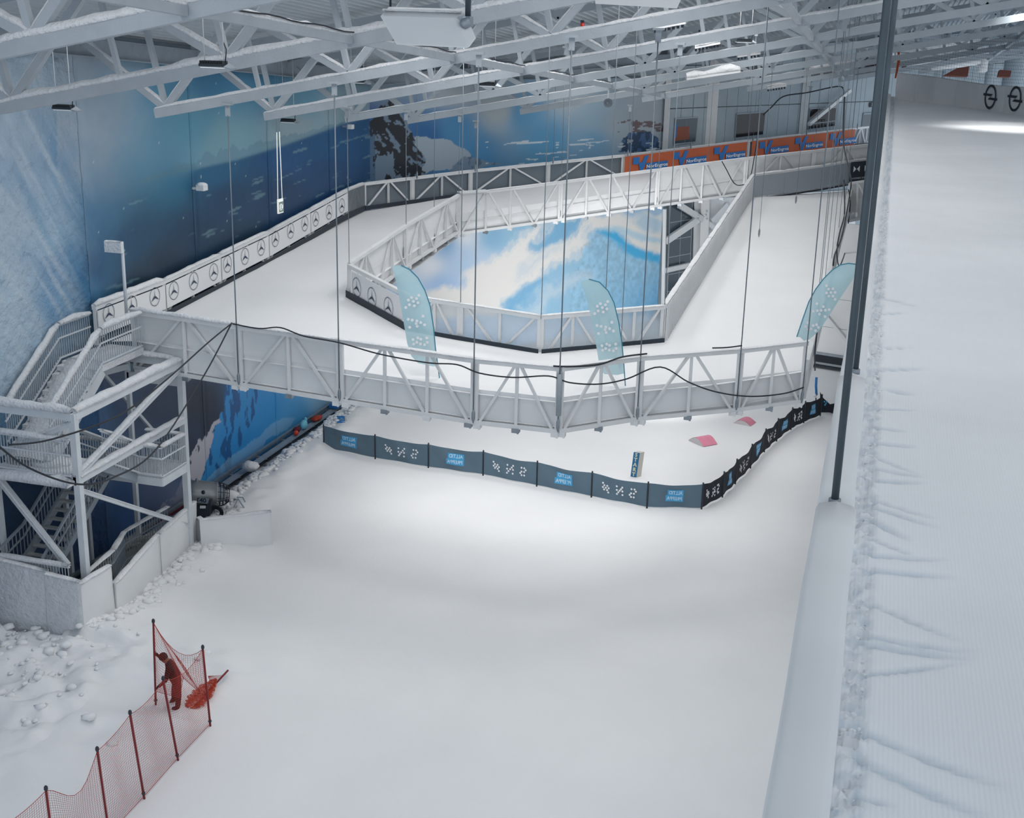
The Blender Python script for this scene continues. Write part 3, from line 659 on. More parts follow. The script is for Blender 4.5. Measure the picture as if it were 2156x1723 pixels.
# inner edge, right: solid ribbed side wall
Ys = np.linspace(42.0, 68.4, 6)
for i in range(5):
    a, b = (np.interp(Ys[i], [42, 68.4], [I3[0], I4[0]]), Ys[i]), (np.interp(Ys[i+1], [42, 68.4], [I3[0], I4[0]]), Ys[i+1])
    za_, zb_ = float(np.interp(a[1], [42, 68.4], [8.85, 10.4])), float(np.interp(b[1], [42, 68.4], [8.85, 10.4]))
    t, P, nrm, L = railing(a, b, za_, zb_, f'solid ribbed side wall of the right-hand track lane, {ORD[i]} section from the front', 'barrier', 'solid side walls of the right-hand lane', ht=1.45, side=-1, bays='/|\\', skirt=False, feet=False, name='side_wall', deckdrop=1.3, snow=.03)
    mb = MB(); mb.slab([P(0, .1, .1), P(1, .1, .1), P(1, .97, .1), P(0, .97, .1)], .03)
    for u in np.linspace(.02, .98, 22): mb.bar(P(u, .1, .125), P(u, .97, .125), .05, .03)
    mb.build('ribbed_panel', RIBP, t)
# right-hand lane, far fence with mesh panels
l2 = [(-6.4, 68.35), (-5.0, 69.8), (-3.2, 71.75), (-1.75, 73.45), (-.6, 74.3)]
zl2 = [10.4, 10.5, 10.68, 10.85, 10.95]
for i in range(4):
    t, P, nrm, L = railing(l2[i], l2[i+1], zl2[i], zl2[i+1], f'mesh panelled fence at the far end of the right-hand lane, {ORD[i]} section from the left' if i < 3 else 'fence with a black banner at the far end of the right-hand lane', 'fence', 'mesh fence of the right-hand lane', ht=1.35, side=-1, bays='/|\\', skirt=False, feet=False, upper='mesh_panel', upmat=MESHP, kick=.06, deckdrop=1.3, name='track_fence', snow=.06)
    if i == 3:
        o = MB().slab([P(0, .1, .17), P(1, .1, .17), P(1, .95, .17), P(0, .95, .17)], .02).build('black_banner', BLACK, t)
        mb = MB(); ex = (P(1, .5)-P(0, .5))/L
        for u in (.25, .75):
            flat(mb, [(-.2, .22), (-.2, -.12), (-.02, .05)], [(0, 1, 2)], P(u, .62, .195), ex, (0, 0, 1)); flat(mb, [(.2, .22), (.02, .05), (.2, -.12)], [(0, 1, 2)], P(u, .62, .195), ex, (0, 0, 1))
            vs, fs = text_mesh('DS AUTOMOBILES', .13); flat(mb, vs, fs, P(u, .28, .195), ex*.62, (0, 0, 1))
        mb.build('logo_print', WHITEP, o)
# right-hand outer edge truss, seen nearly end-on
for i, (ya, yb) in enumerate(((40.3, 51), (51, 62), (62, 73.4))):
    xa, xb = np.interp([ya, yb], [40.3, 73.4], [-1.66, -1.5])
    railing((xa, ya), (xb, yb), float(zd(ya))+.35, float(zd(yb))+.35, f'outer lattice edge of the right-hand lane, {ORD[i]} stretch from the front', 'railing', 'outer edge of the right-hand lane', ht=1.3, side=1, bays='/|\\/|\\', skirt=True, feet=False, deckdrop=.4)

# ================================================================== HANGER CABLES
cab_n = 0
def cable(x, y, z0, label, r=.015, top=None, sleeve=False, lean=(0, 0)):
    zt = top if top is not None else roofz(x, y)-.14
    t = thing('hanger_cable', (x, y, z0), label, 'cable', 'steel hanger cables of the ski track')
    MB().tube([(x, y, z0), (x+lean[0], y+lean[1], zt-.3)], r, 6).build('rope', CABLE, t)
    MB().box((x+lean[0], y+lean[1], zt+.02), (.3, .2, .06)).bar((x+lean[0], y+lean[1], zt), (x+lean[0], y+lean[1], zt-.34), .16, .03).build('anchor_bracket', TRUSSW, t)
    MB().tube([(x, y, z0+.02), (x, y, z0+.12), (x, y, z0+.3), (x, y, z0+.4)], [.02, .05, .05, .02], 6).build('turnbuckle', GALV, t)
    if sleeve: MB().tube([(x, y, z0+.5), (x, y, z0+1.75)], .075, 8).build('sleeve', mat('grey_mesh_sleeve', (.34, .39, .43), .7, bump=.5, bscale=40), t)
    return t
def ctop(x, y):
    d = min(abs(y-ty) for ty in TY); return roofz(x, y)-.14 if d < 1.6 else roofz(x, y)+2.4
for i in range(1, 8):
    x, y = F_[i]; cable(x, y-.1, 6.45, f'steel hanger cable at the {ORD[i-1]} joint of the near railing from the stair tower', .020, top=ctop(x, y), sleeve=(i == 4))
inner_c = [(I0, 'the left corner of the opening'), (IM, 'the middle of the left edge of the opening'), ((-19.1, 54.2), 'the left edge of the opening, beyond its middle'), (I5, 'the far left corner of the opening'), (B1, 'the first joint of the far edge of the opening'), (B2, 'the second joint of the far edge of the opening'), (B3, 'the third joint of the far edge of the opening'), ((-3.6, 71.8), 'the fourth joint of the far edge'), ((-13.2, 40.2), 'the first joint of the near edge of the opening'), (I2, 'the nearest corner of the opening'), ((-8.35, 40.8), 'the third joint of the near edge of the opening'), (I3, 'the right corner of the opening')]
for (p, w) in inner_c:
    z = (ztB(p[0])-1.8) if p[1] > 52 else float(zd(p[1]))-.4
    cable(p[0], p[1], z, f'steel hanger cable at {w}', .014, top=ctop(*p))
for i, p in enumerate(fc[1:9]):
    cable(p[0]+.25, p[1], ztC(p[0])-.1, f'thin hanger cable at the {ORD[i]} joint of the far fence', .012, top=ctop(p[0], p[1]))
for i, y in enumerate((43.6, 45.0, 48.5, 54, 60, 66.5)):
    cable(-1.62, y, float(zd(y))-.6, f'steel hanger cable on the outer edge of the right-hand lane, {ORD[i]} from the front', .012, top=ctop(-1.62, y))
for i, (xy, w) in enumerate((((-7.3, 38.4), 'over the bend of the near lane'), ((-5.0, 58.0), 'over the middle of the right-hand lane'), ((-4.0, 66.0), 'over the far part of the right-hand lane'), ((-9.0, 69.5), 'beside the orange banner over the back lane'))):
    cable(xy[0], xy[1], float(zd(xy[1]))+.1, f'steel hanger cable {w}', .012, top=ctop(*xy))

# ================================================================== LOOSE BLACK CABLES
def drape(pxs, planef, label, r=.022, name='loose_cable', mtl=None):
    pts = [planef(i, *p) for i, p in enumerate(pxs)]
    # smooth by Catmull-Rom
    out = []; n = len(pts)
    for i in range(n-1):
        p0, p1, p2, p3 = pts[max(i-1, 0)], pts[i], pts[i+1], pts[min(i+2, n-1)]
        for s in np.linspace(0, 1, 7)[:-1]:
            out.append(.5*((2*p1)+(-p0+p2)*s+(2*p0-5*p1+4*p2-p3)*s*s+(-p0+3*p1-3*p2+p3)*s**3))
    out.append(pts[-1])
    return tag(MB().tube(out, r, 6).build(name, mtl or BLACKC), label, 'cable')
def onfront(i, px, py):
    F2 = np.array(F_)-np.array([0, .16]); best = None
    for k in range(7):
        q = PV(px, py, F2[k], F2[k+1]); u = np.dot(q[:2]-F2[k], F2[k+1]-F2[k])/np.sum((F2[k+1]-F2[k])**2)
        if -.02 <= u <= 1.02: return q
    return PV(px, py, F2[6], F2[7])
drape([(490, 682), (545, 692), (590, 690), (640, 708), (715, 722), (800, 746), (900, 764), (962, 768), (1010, 786), (1080, 795), (1155, 792), (1200, 806), (1262, 809), (1320, 798), (1390, 773), (1450, 805), (1510, 826), (1580, 835), (1650, 829), (1692, 816)], onfront, 'long black cable draped along the near railing of the ski track')
drape([(1165, 771), (1200, 772), (1260, 768), (1310, 752), (1362, 745)], onfront, 'short black cable lying on the top rail near the bend', .026)
drape([(1500, 733), (1530, 732), (1562, 728)], onfront, 'short black cable on the top rail right of the bend', .022)
def twr(i, px, py): return PD(px, py, [26.5, 27.5, 28.6, 30.5, 33.5, 37.0, 38.3][i])
drape([(-20, 925), (60, 985), (165, 1020), (245, 1003), (330, 945), (430, 790), (488, 680)], twr, 'black cable sagging from the stair tower up to the track railing', .024)
def twr2(i, px, py): return PD(px, py, [28, 28.8, 30.5, 33.0, 36.0, 38.3][i])
drape([(20, 937), (110, 925), (250, 875), (350, 800), (440, 720), (488, 681)], twr2, 'snow-crusted cable from the tower beam to the track railing', .022)
bx = [(1777, 380), (1778, 450), (1768, 490), (1762, 530), (1768, 560), (1782, 520), (1786, 470), (1790, 430), (1787, 400)]
drape(bx, lambda i, px, py: PX(px, py, -1.45), 'black cable looped at the right edge of the ski track', .03)
drape([(1778, 205), (1776, 300), (1786, 350), (1792, 385), (1784, 440), (1772, 500), (1758, 535), (1754, 560)], lambda i, px, py: PX(px, py, -1.4), 'thick black cable hanging down the right edge of the ski track', .03)
drape([(1716, 780), (1716, 740), (1722, 690), (1735, 640)], lambda i, px, py: PX(px, py, -1.45), 'black cable hanging below the right-hand flag', .025)
drape([(1520, 340), (1530, 358), (1545, 385), (1560, 390), (1578, 378), (1590, 320), (1600, 250)], lambda i, px, py: PV(px, py, (-6.6, 68.2), (-1.8, 73.2)), 'black cable hanging in a loop beside the orange banner', .025)
drape([(1607, 242), (1625, 225), (1650, 203), (1700, 195), (1768, 182), (1776, 200)], lambda i, px, py: PD(px, py, 78), 'black cable running below the far roof truss', .04)
# ================================================================== FEATHER FLAGS
CYANF = mat('pale_cyan_flag_cloth', '#c2e6ee', .6, bump=.2, bscale=2, var=.05, vscale=1.5)
_b = CYANF.node_tree.nodes['Principled BSDF']; _b.inputs['Alpha'].default_value = .88
GLY = dict(O=[(.2, .32), (.227, .41), (.278, .416), (.204, .5), (.255, .507), (.305, .507), (.229, .59), (.282, .598), (.305, .69)],
           N=[(.45, .33), (.555, .325), (.53, .42), (.45, .505), (.504, .508), (.555, .516), (.478, .6), (.455, .69), (.555, .69)],
           S=[(.718, .325), (.77, .326), (.795, .413), (.715, .513), (.765, .514), (.69, .595), (.715, .684), (.765, .68)])
def flag(base, outline, polepts, dots, label, depth_of):
    t = thing('feather_flag', base, label, 'flag', 'pale blue feather flags on the ski track')
    q = [depth_of(*p) for p in outline]; c = sum(q)/len(q); n = len(q); hd = RM@np.array([0, 0, 1.])
    mb = MB(); lv = [(1.0, 0), (.72, .05), (.4, .1)]
    vs = [c+(p-c)*s+hd*o for s, o in lv for p in q]+[c+hd*.12]
    fs = [(k*n+i, k*n+(i+1) % n, (k+1)*n+(i+1) % n, (k+1)*n+i) for k in range(2) for i in range(n)]+[(2*n+i, 2*n+(i+1) % n, 3*n) for i in range(n)]
    mb.add(vs, fs, True); mb.build('cloth', CYANF, t)
    MB().tube([depth_of(*p) for p in polepts], .018, 6).build('pole', mat('blue_grey_flag_pole', '#3c8fa8', .5), t)
    r = RM@np.array([1., 0, 0]); u = RM@np.array([0, 1., 0]); mb = MB()
    for x, y in dots:
        vs, fs = disc2(.046, 10); o = depth_of(x, y); flat(mb, vs, fs, o+hd*.16, r, u)
    mb.build('printed_dots', WHITEP, t)['kind'] = 'stuff'
    return t
z5 = lambda x, y: (680+x/2.971, 400+y/2.971)
d1 = [z5(*p) for p in ((602, 663), (557, 676), (588, 683), (537, 692), (569, 700), (597, 708), (543, 721), (574, 728), (521, 738), (628, 792), (536, 812), (590, 822), (561, 817), (586, 838), (614, 832), (638, 846), (592, 855), (545, 862), (566, 938), (596, 928), (614, 936), (590, 955), (652, 928), (655, 955), (612, 965), (638, 970), (570, 966))]
fb = PZ(926, 806, 7.3)+np.array([0, .55, 0]); dep1 = lambda x, y, fb=fb: face(x, y, fb)
flag(fb, [(825, 560), (845, 559), (862, 567), (880, 585), (895, 612), (906, 645), (913, 690), (917, 735), (922, 770), (912, 772), (880, 765), (866, 750), (857, 722), (845, 650), (833, 590)], [(845, 559), (862, 567), (880, 585), (895, 612), (906, 645), (913, 690), (917, 735), (922, 770), (927, 812)], d1, 'pale blue feather flag with white dots, left of the track opening', dep1)
d2 = [(x+396, y+ (640-627)) for x, y in d1]
fb2 = PZ(1318, 822, 7.3)+np.array([0, .55, 0]); dep2 = lambda x, y, fb=fb2: face(x, y, fb)
flag(fb2, [(1222, 592), (1240, 588), (1262, 594), (1280, 612), (1293, 638), (1303, 680), (1309, 720), (1313, 760), (1316, 786), (1300, 790), (1272, 788), (1262, 770), (1254, 720), (1243, 660), (1232, 620)], [(1240, 588), (1262, 594), (1280, 612), (1293, 638), (1303, 680), (1309, 720), (1313, 760), (1318, 832)], d2, 'pale blue feather flag with white dots, in front of the clear railing', dep2)
fb3 = np.array([-1.75, 40.3, 8.4]); dep3 = lambda x, y, fb=fb3: face(x, y, fb)
z8 = lambda x, y: (1640+x/4.786, 540+y/4.786)
d3 = [z8(*p) for p in ((467, 300), (487, 335), (531, 331), (468, 373), (510, 369), (553, 367), (489, 405), (532, 405), (553, 437), (371, 481), (435, 511), (333, 555), (376, 551), (414, 548), (455, 546), (493, 541), (396, 585), (452, 611), (278, 672), (258, 710), (281, 740), (310, 734), (333, 700), (367, 692), (385, 719), (357, 752))]
flag(fb3, [z8(*p) for p in ((180, 812), (240, 630), (300, 460), (370, 330), (450, 225), (540, 135), (620, 85), (700, 70), (780, 80), (810, 95), (800, 140), (720, 270), (600, 450), (480, 640), (400, 755), (310, 835), (250, 850), (215, 815))], [z8(*p) for p in ((180, 812), (240, 630), (300, 460), (370, 330), (450, 225), (540, 135), (620, 85), (700, 70), (780, 80))], d3, 'pale blue feather flag leaning over at the right end of the near railing', dep3)

# ================================================================== STAIR TOWER
tw = thing('stair_tower', (-21.65, 30.3, -.4), 'frost-covered steel stair tower climbing to the ski track', 'stair tower')
PA, PBp, PC, PDp = (-21.65, 30.3), (-21.6, 36.2), (-23.6, 36.2), (-24.45, 30.3)
def v3(p, z): return np.array([p[0], p[1], z])
for p, zt in ((PA, 6.75), (PBp, 6.9), (PC, 6.9), (PDp, 6.75), ((-24.45, 34.6), 3.6), ((-24.4, 33.4), 5.5)):
    MB().bar(v3(p, -.5), v3(p, zt), .2 if p in (PA, PBp) else .14, up=(0, 1, 0)).build('post', FROST, tw)
def beam(a, b, w=.2, h=.22, cap=.16, nm='beam'):
    MB().bar(a, b, w, h).build(nm, FROST, tw)
    if cap: MB().snowcap(np.array(a)+[0, 0, h/2-.03], np.array(b)+[0, 0, h/2-.03], w*1.45, cap).build('snow_ridge', HOAR, tw)
ZR, ZL = 6.68, 4.72
beam(v3(PA, ZR), v3(PBp, ZR+.12), .22, .26, .2); beam(v3(PBp, ZR+.12), v3(PC, ZR+.12), .22, .26, .18); beam(v3(PA, ZR), v3(PDp, ZR), .22, .26, .2); beam(v3(PC, ZR-.2), v3((-24.4, 33.6), ZR-.2), .16, .2, 0)
beam(v3(PA, ZL), v3(PBp, ZL+.1), .2, .22, .12); beam(v3(PA, ZL), v3(PDp, ZL), .2, .3, .05)
beam(v3(PC, ZR-.55), v3(PBp, ZR-.55), .14, .3, 0)
beam(v3(PA, ZL+.15), v3(PBp, ZR-.05), .16, .16, .07, 'brace')
beam(v3(PA, 4.4), v3(PBp, 1.0), .14, .14, .04, 'brace')
beam(v3(PA, 2.0)+[-.6, 0, -.1], v3(PDp, 4.6)+[-.1, 0, 0], .16, .16, .05, 'brace')
beam(v3(PA, ZR-.2), v3(PDp, ZL+.4), .16, .16, .08, 'brace')
MB().bar(PX(214, 783, -24.1), PX(325, 910, -24.1), .1).build('brace', FROST, tw)
MB().bar((-24.3, 31.0, 4.3), (-24.3, 34.5, 3.3), .12).build('brace', FROST, tw)
BALM = mat('frosted_grey_baluster', (.44, .49, .54), .6)
def balustrade(pts, hgt, n, parent, cap=.1, midrail=True, frost=True, name='balustrade'):
    """pts: foot line; rail hgt above it"""
    pts = [np.array(p, float) for p in pts]; up = np.array([0, 0, hgt])
    g = MB()
    for a, b in zip(pts[:-1], pts[1:]): g.bar(a+up, b+up, .07)
    o = g.build(name, FROST if frost else STEELG, parent)
    L = [np.linalg.norm(b-a) for a, b in zip(pts[:-1], pts[1:])]; tot = sum(L)
    me = MB().bar((0, 0, 0), (0, 0, hgt-.06), .022).mesh('baluster', BALM if frost else STEELG)
    for k in range(n):
        s = tot*(k+.5)/n; i = 0
        while s > L[i]: s -= L[i]; i += 1
        p = pts[i]+(pts[i+1]-pts[i])*s/L[i]+[0, 0, .04]
        b_ = bpy.data.objects.new('baluster', me); COL.objects.link(b_); b_.parent = o; b_.matrix_parent_inverse = parent_inv(o); b_.location = V(p)
    g = MB()
    for a, b in zip(pts[:-1], pts[1:]):
        g.bar(a+[0, 0, .06], b+[0, 0, .06], .05)
        if midrail: g.bar(a+up*.62, b+up*.62, .045)
    g.build('rail', FROST if frost else STEELG, o)
    if cap:
        g = MB()
        for a, b in zip(pts[:-1], pts[1:]): g.snowcap(a+up+[0, 0, .02], b+up+[0, 0, .02], .21, cap*1.25)
        g.build('snow_ridge', HOAR, o)
    return o
# upper flight: top platform, steps buried in snow, bottom landing
st1 = [(33.7, 7.22), (30.75, 5.0)]
MB().box((-23.6, 34.9, 7.1), (1.45, 2.4, .22)).build('top_platform', HOAR, tw)
stf = MB().bar((-24.35, 33.7, 7.0), (-24.35, 30.7, 4.8), .06, .3).bar((-22.86, 33.7, 7.0), (-22.86, 30.7, 4.8), .06, .3).build('stair_flight', FROST, tw)
for k in range(11):
    s = (k+.5)/11; MB().box((-23.6, 33.7-3.0*s, 7.15-2.15*s), (1.42, .34, .16)).build('tread', HOAR, stf)
MB().snowcap((-23.6, 33.9, 7.22), (-23.6, 30.6, 5.0), 1.36, .26, seg=18).build('snow_cover', HOAR, stf)
balustrade([(-22.86, 36.0, 7.25), (-22.86, 33.7, 7.22), (-22.86, 30.8, 5.35)], 1.12, 46, tw, .13)
balustrade([(-24.36, 35.4, 7.25), (-24.36, 33.7, 7.25), (-24.36, 30.8, 5.35)], 1.12, 44, tw, .13)
MB().box((-23.05, 31.0, 4.75), (2.75, 1.5, .14)).build('landing', HOAR, tw)
MB().sphere((-23.1, 31.0, 4.85), .55, 6, 10, (1.2, .9, .35), .12).build('snow_heap', SNOWR, tw)
balustrade([(-24.4, 30.12, 4.82), (-21.75, 30.12, 4.82)], 1.12, 26, tw, .1)
MB().snowcap((-24.4, 30.05, 4.6), (-21.7, 30.05, 4.6), .5, .3).build('snow_drift', HOAR, tw)
# short flight to the middle landing
sf = MB().bar((-22.9, 31.7, 4.65), (-22.9, 33.7, 3.55), .05, .25).bar((-21.9, 31.7, 4.65), (-21.9, 33.7, 3.55), .05, .25).build('stair_flight', STEELG, tw)
for k in range(6): MB().box((-22.4, 31.85+k*.33, 4.65-k*.19), (.98, .28, .05)).build('tread', STEELG, sf)
balustrade([(-21.8, 31.8, 4.75), (-21.8, 33.7, 3.7), (-21.0, 33.7, 3.7)], 1.0, 22, tw, .07)
balustrade([(-23.0, 31.8, 4.75), (-23.0, 33.7, 3.7)], 1.0, 14, tw, .07)
ml = MB().box((-22.6, 34.5, 3.6), (3.2, 1.5, .1)).build('landing', HOAR, tw)
MB().bar((-24.2, 33.75, 3.5), (-21.0, 33.75, 3.5), .06, .26).bar((-21.0, 33.75, 3.5), (-21.0, 35.2, 3.5), .06, .26).build('fascia', FROST, ml)
balustrade([(-24.1, 33.75, 3.65), (-21.0, 33.75, 3.65), (-21.0, 35.2, 3.65), (-22.4, 35.2, 3.65)], 1.02, 58, tw, .06)
# lower flight
lf = MB().bar((-24.1, 33.7, 3.5), (-24.1, 29.9, 1.05), .06, .28).bar((-22.95, 33.7, 3.5), (-22.95, 29.9, 1.05), .06, .28).build('stair_flight', STEELG, tw)
TREAD = mat('worn_grating_tread', (.42, .44, .45), .7, var=.2, vscale=4)
for k in range(13):
    s = (k+.5)/13; MB().box((-23.52, 33.7-3.8*s, 3.55-2.45*s), (1.1, .2, .05)).box((-23.52, 33.6-3.8*s, 3.58-2.45*s), (1.0, .05, .03)).build('tread', TREAD, lf)
balustrade([(-22.9, 33.6, 3.5), (-22.9, 30.0, 1.15)], 1.0, 24, tw, 0, frost=False); balustrade([(-24.15, 33.6, 3.5), (-24.15, 30.9, 1.75), (-24.15, 29.7, 1.4)], 1.0, 24, tw, 0, frost=False)
balustrade([(-24.4, 29.75, 1.15), (-21.8, 29.75, 1.15)], 1.0, 26, tw, .09); MB().bar((-23.8, 30.4, 1.0), (-21.8, 30.4, 1.0), .1, .2).build('base_beam', STEELG, tw)
balustrade([(-21.75, 30.5, .6), (-21.75, 31.9, .75), (-22.3, 33.4, .7), (-22.0, 35.6, .8)], 1.05, 40, tw, .03, frost=False)
MB().box((-23.0, 30.3, .95), (2.9, 1.3, .1)).build('base_platform', STEELG, tw)
# sign boxes, camera, exit board
sp = thing('snowy_sign', (-23.4, 36.05, 8.3), 'snow-covered box sign on a white pole above the stair head', 'sign')
MB().tube([(-23.4, 36.05, 8.3), (-23.4, 36.05, 10.5)], .055, 8).build('pole', FROST, sp)
q = face(240, 520, (-23.4, 36.05, 0)); MB().box(q, (.62, .16, .36)).build('box', HOAR, sp); MB().snowcap(q+[-.3, 0, .17], q+[.3, 0, .17], .2, .05).build('snow_ridge', SNOWR, sp)

# ================================================================== WHITE GUARD PANELS ROUND THE TOWER
GP = 'white padded guard panels at the foot of the stair tower'
FRTARP = mat('frosted_tarp', (.70, .735, .77), .85, bump=1.0, bscale=7, bdist=.08, var=.08, vscale=2)
def guard(pts, label, thick=.12, bul=.06, m=None):
    a, b, c, d = [np.array(p, float) for p in pts]; nr = _n(np.cross(b-a, d-a))
    uu, vv = np.linspace(0, 1, 16), np.linspace(0, 1, 10)
    f = np.array([[a*(1-u)*(1-v)+b*u*(1-v)+c*u*v+d*(1-u)*v+nr*(bul*math.sin(math.pi*u)*math.sin(math.pi*v)+.03*float(vnoise(u*5, v*3, 3))) for v in vv] for u in uu])
    bk = np.array([[a*(1-u)*(1-v)+b*u*(1-v)+c*u*v+d*(1-u)*v-nr*thick for v in vv] for u in uu])
    P = np.concatenate([f, bk[::-1]], 0); P = np.concatenate([P, P[:1]], 0)
    o = grid_obj('guard_panel', P, m or TARP)
    mb = MB(); mb.slab([d+nr*.02, c+nr*.02, c-nr*thick, d-nr*thick], .04); mb.snowcap(d-nr*.05, c-nr*.05, .22, .06, wob=.4); 
    t = mb.build('snow_ridge', SNOWR, o)
    return tag(o, label, 'guard panel', GP)
guard([(-24.5, 29.55, -.3), (-22.55, 29.55, -.3), (-22.5, 29.6, 1.95), (-24.4, 29.6, 2.15)], 'wide frosted guard panel at the left edge of the photo below the stair tower', .15, .12, FRTARP)
guard([(-22.55, 29.5, -.2), (-21.35, 29.5, -.2), (-21.35, 29.55, 1.8), (-22.5, 29.55, 1.92)], 'narrow white guard panel wrapped round the front corner of the stair tower', .12, .05, FRTARP)
guard([(-21.33, 29.55, -.2), (-21.2, 31.0, -.2), (-21.25, 31.0, 1.75), (-21.33, 29.55, 1.75)], 'white guard panel with a rising top edge just right of the tower corner post', .12, .04)
guard([(-21.2, 31.05, -.2), (-21.35, 33.9, -.2), (-21.35, 33.9, 1.6), (-21.15, 31.05, 1.15)], 'white guard panel in the middle of the right side of the stair tower', .12, .08)
guard([(-21.35, 33.95, -.2), (-21.75, 36.9, -.2), (-21.7, 36.9, 1.6), (-21.35, 33.95, 1.6)], 'white guard panel at the far right corner post of the stair tower', .12, .06)
guard([(-21.75, 36.95, -.2), (-20.9, 36.6, -.2), (-20.95, 36.62, .75), (-21.7, 36.95, 1.0)], 'low slanted white guard panel between the tower and the snow gun screen', .12, .04)
_R, _Lb = PZ(573, 1147, 0), PZ(425, 1163, 0)
guard([_Lb-[0, 0, .2], _R-[0, 0, .2], face(571, 1078, _R), face(420, 1096, _Lb)], 'rectangular white screen standing in front of the snow gun', .05, .03)

# ================================================================== SNOW GUN
gun = thing('snow_gun', (-22.75, 39.3, -.3), 'grey barrel-shaped snow gun standing against the mural behind the white screen', 'snow gun')
ax = _n(np.array([.86, .50, -.10])); _g0 = np.array([-22.75, 39.3, .9]); gdep = float(proj(_g0)[2]); gc = PD(428, 1040, gdep); sd = _n(np.cross(ax, [0, 0, 1])); gu = np.cross(sd, ax)
hdr = RM@np.array([1., 0, 0]); hdu = RM@np.array([0, 1., 0]); hdf = RM@np.array([0, 0, 1.])
def lathe(prof, c, ax, n=20):
    mb = MB(); s = _n(np.cross(ax, [0, 0, 1])); u = np.cross(s, ax); vs = []
    for d, r in prof:
        for j in range(n): t = 2*math.pi*j/n; vs.append(c+ax*d+r*(s*math.cos(t)+u*math.sin(t)))
    k = len(prof); fs = [(i*n+j, i*n+(j+1) % n, (i+1)*n+(j+1) % n, (i+1)*n+j) for i in range(k-1) for j in range(n)]
    return mb.add(vs, fs, True)
GUNM = mat('grey_gun_shell', (.36, .38, .40), .3, .35, var=.08, vscale=2)
lathe([(-.60, .40), (-.58, .46), (-.25, .50), (.2, .47), (.46, .44), (.50, .47), (.52, .42), (.40, .36), (.38, .01)], gc, ax).build('barrel', GUNM, gun)
mb = MB()
for d, r in ((.60, .43), (.72, .41), (.84, .36), (.92, .28)):
    mb.tube([gc+ax*d+r*(sd*math.cos(t)+gu*math.sin(t)) for t in np.linspace(0, 2*math.pi, 25)], .016, 5)
for t in np.linspace(0, 2*math.pi, 13)[:-1]: mb.tube([gc+ax*.5+.46*(sd*math.cos(t)+gu*math.sin(t)), gc+ax*.74+.41*(sd*math.cos(t)+gu*math.sin(t)), gc+ax*.92+.28*(sd*math.cos(t)+gu*math.sin(t))], .013, 4)
mb.build('fan_cage', BLACK, gun)
lathe([(.40, .30), (.62, .26), (.78, .2)], gc, ax, 14).build('motor', STEELG, gun)
lathe([(.80, .17), (.98, .18), (1.12, .15), (1.24, .08), (1.27, .005)], gc, ax, 14).build('nozzle_cone', WHITE, gun)
MB().slab([PD(x, y, gdep-.3) for x, y in ((403, 1050), (418, 1066), (436, 1066), (448, 1050), (446, 1078), (440, 1098), (402, 1098))], .5).build('base_housing', BLACK, gun)
MB().bar(gc+[-.3, .1, -.3], np.array([gc[0]-.3, gc[1]+.1, -.4]), .2).bar(gc+[.3, .1, -.3], np.array([gc[0]+.3, gc[1]+.1, -.4]), .12).build('stand', GALV, gun)
a = PD(415, 1018, gdep-.2); MB().tube([a-[0, 0, .1], a+[0, 0, .12]], .05, 8).sphere(a+[0, 0, .14], .06, 5, 8).build('valve', GALV, gun)
MB().sphere(PD(428, 1037, gdep-.47), .075, 6, 9).build('round_lamp', BLACK, gun)
MB().slab([PD(x, y, gdep-.50) for x, y in ((405, 1046), (440, 1050), (439, 1062), (410, 1058))], .01).build('name_plate', GALV, gun)
mb = MB(); vs, fs = text_mesh('T40', .22, .006); flat(mb, vs, fs, PD(423, 1054, gdep-.52), hdr*1.1-hdu*.1, hdu); mb.build('lettering', BLACK, gun)
MB().slab([PD(x, y, gdep-.58) for x, y in ((421, 1065), (433, 1065), (433, 1071), (421, 1071))], .01).build('label_plate', WHITEP, gun)
mb = MB(); c0 = PD(455, 1080, gdep-.25)
for k in range(5):
    r = .16+.035*k
    mb.tube([c0+hdr*r*math.cos(t)+hdu*r*.9*math.sin(t)+hdf*(.04*k+.03*math.sin(2*t)) for t in np.linspace(0, 6.28, 17)], .022, 5)
mb.build('hose_coil', BLACK, gun)
pt = thing('folding_frame', PZ(505, 1082, 0), 'small grey folding frame lying in the snow beside the snow gun', 'frame')
z9 = lambda x, y: (0+x/3.593, 960+y/3.593)
for seg in (((1745, 440), (1800, 325)), ((1800, 325), (1868, 425)), ((1790, 315), (1835, 315)), ((1835, 312), (1855, 350)), ((1770, 400), (1850, 400))):
    a, b = [face(*z9(*p), PZ(505, 1082, 0)) for p in seg]; MB().bar(a, b, .06, .03).build('strut', STEELG, pt)

# ================================================================== RAIL BENCH ALONG THE WALL AND THINGS LEFT ON IT
tb_ = thing('rail_bench', (-24.0, 48, -.5), 'long grey rail bench in the trench below the mural', 'bench')
MB().bar((-24.25, 30.5, -.02), (-24.25, 58, -.02), .14, .1).build('rail', GALV, tb_); MB().bar((-23.85, 30.5, -.1), (-23.85, 58, -.1), .3, .06).build('shelf', STEELG, tb_); MB().bar((-24.05, 30.5, -.3), (-24.05, 58, -.3), .5, .1).build('trough', BLACK, tb_)
for y in np.arange(32, 58, 2.4): MB().box((-24.05, y, -.35), (.5, .12, .4)).build('bracket', STEELG, tb_)
RED = mat('red_cloth', '#b5402c', .7, bump=.4, bscale=8); BLUEP = mat('blue_plastic', '#2f7fc4', .45); CYB = mat('cyan_bag_plastic', '#7fd0e6', .4); ORB = mat('orange_red_plastic', '#e2482f', .4)
def shelfp(px, py, z=0): p = PX(px, py, -23.85); return np.array([-23.85, p[1], -.05])
q = shelfp(708, 858); tag(MB().box(q+[0, 0, .12], (.4, .75, .2)).box(q+[0, .1, .26], (.34, .5, .08)).build('crate', BLUEP), 'blue plastic crate at the far end of the rail bench', 'crate')
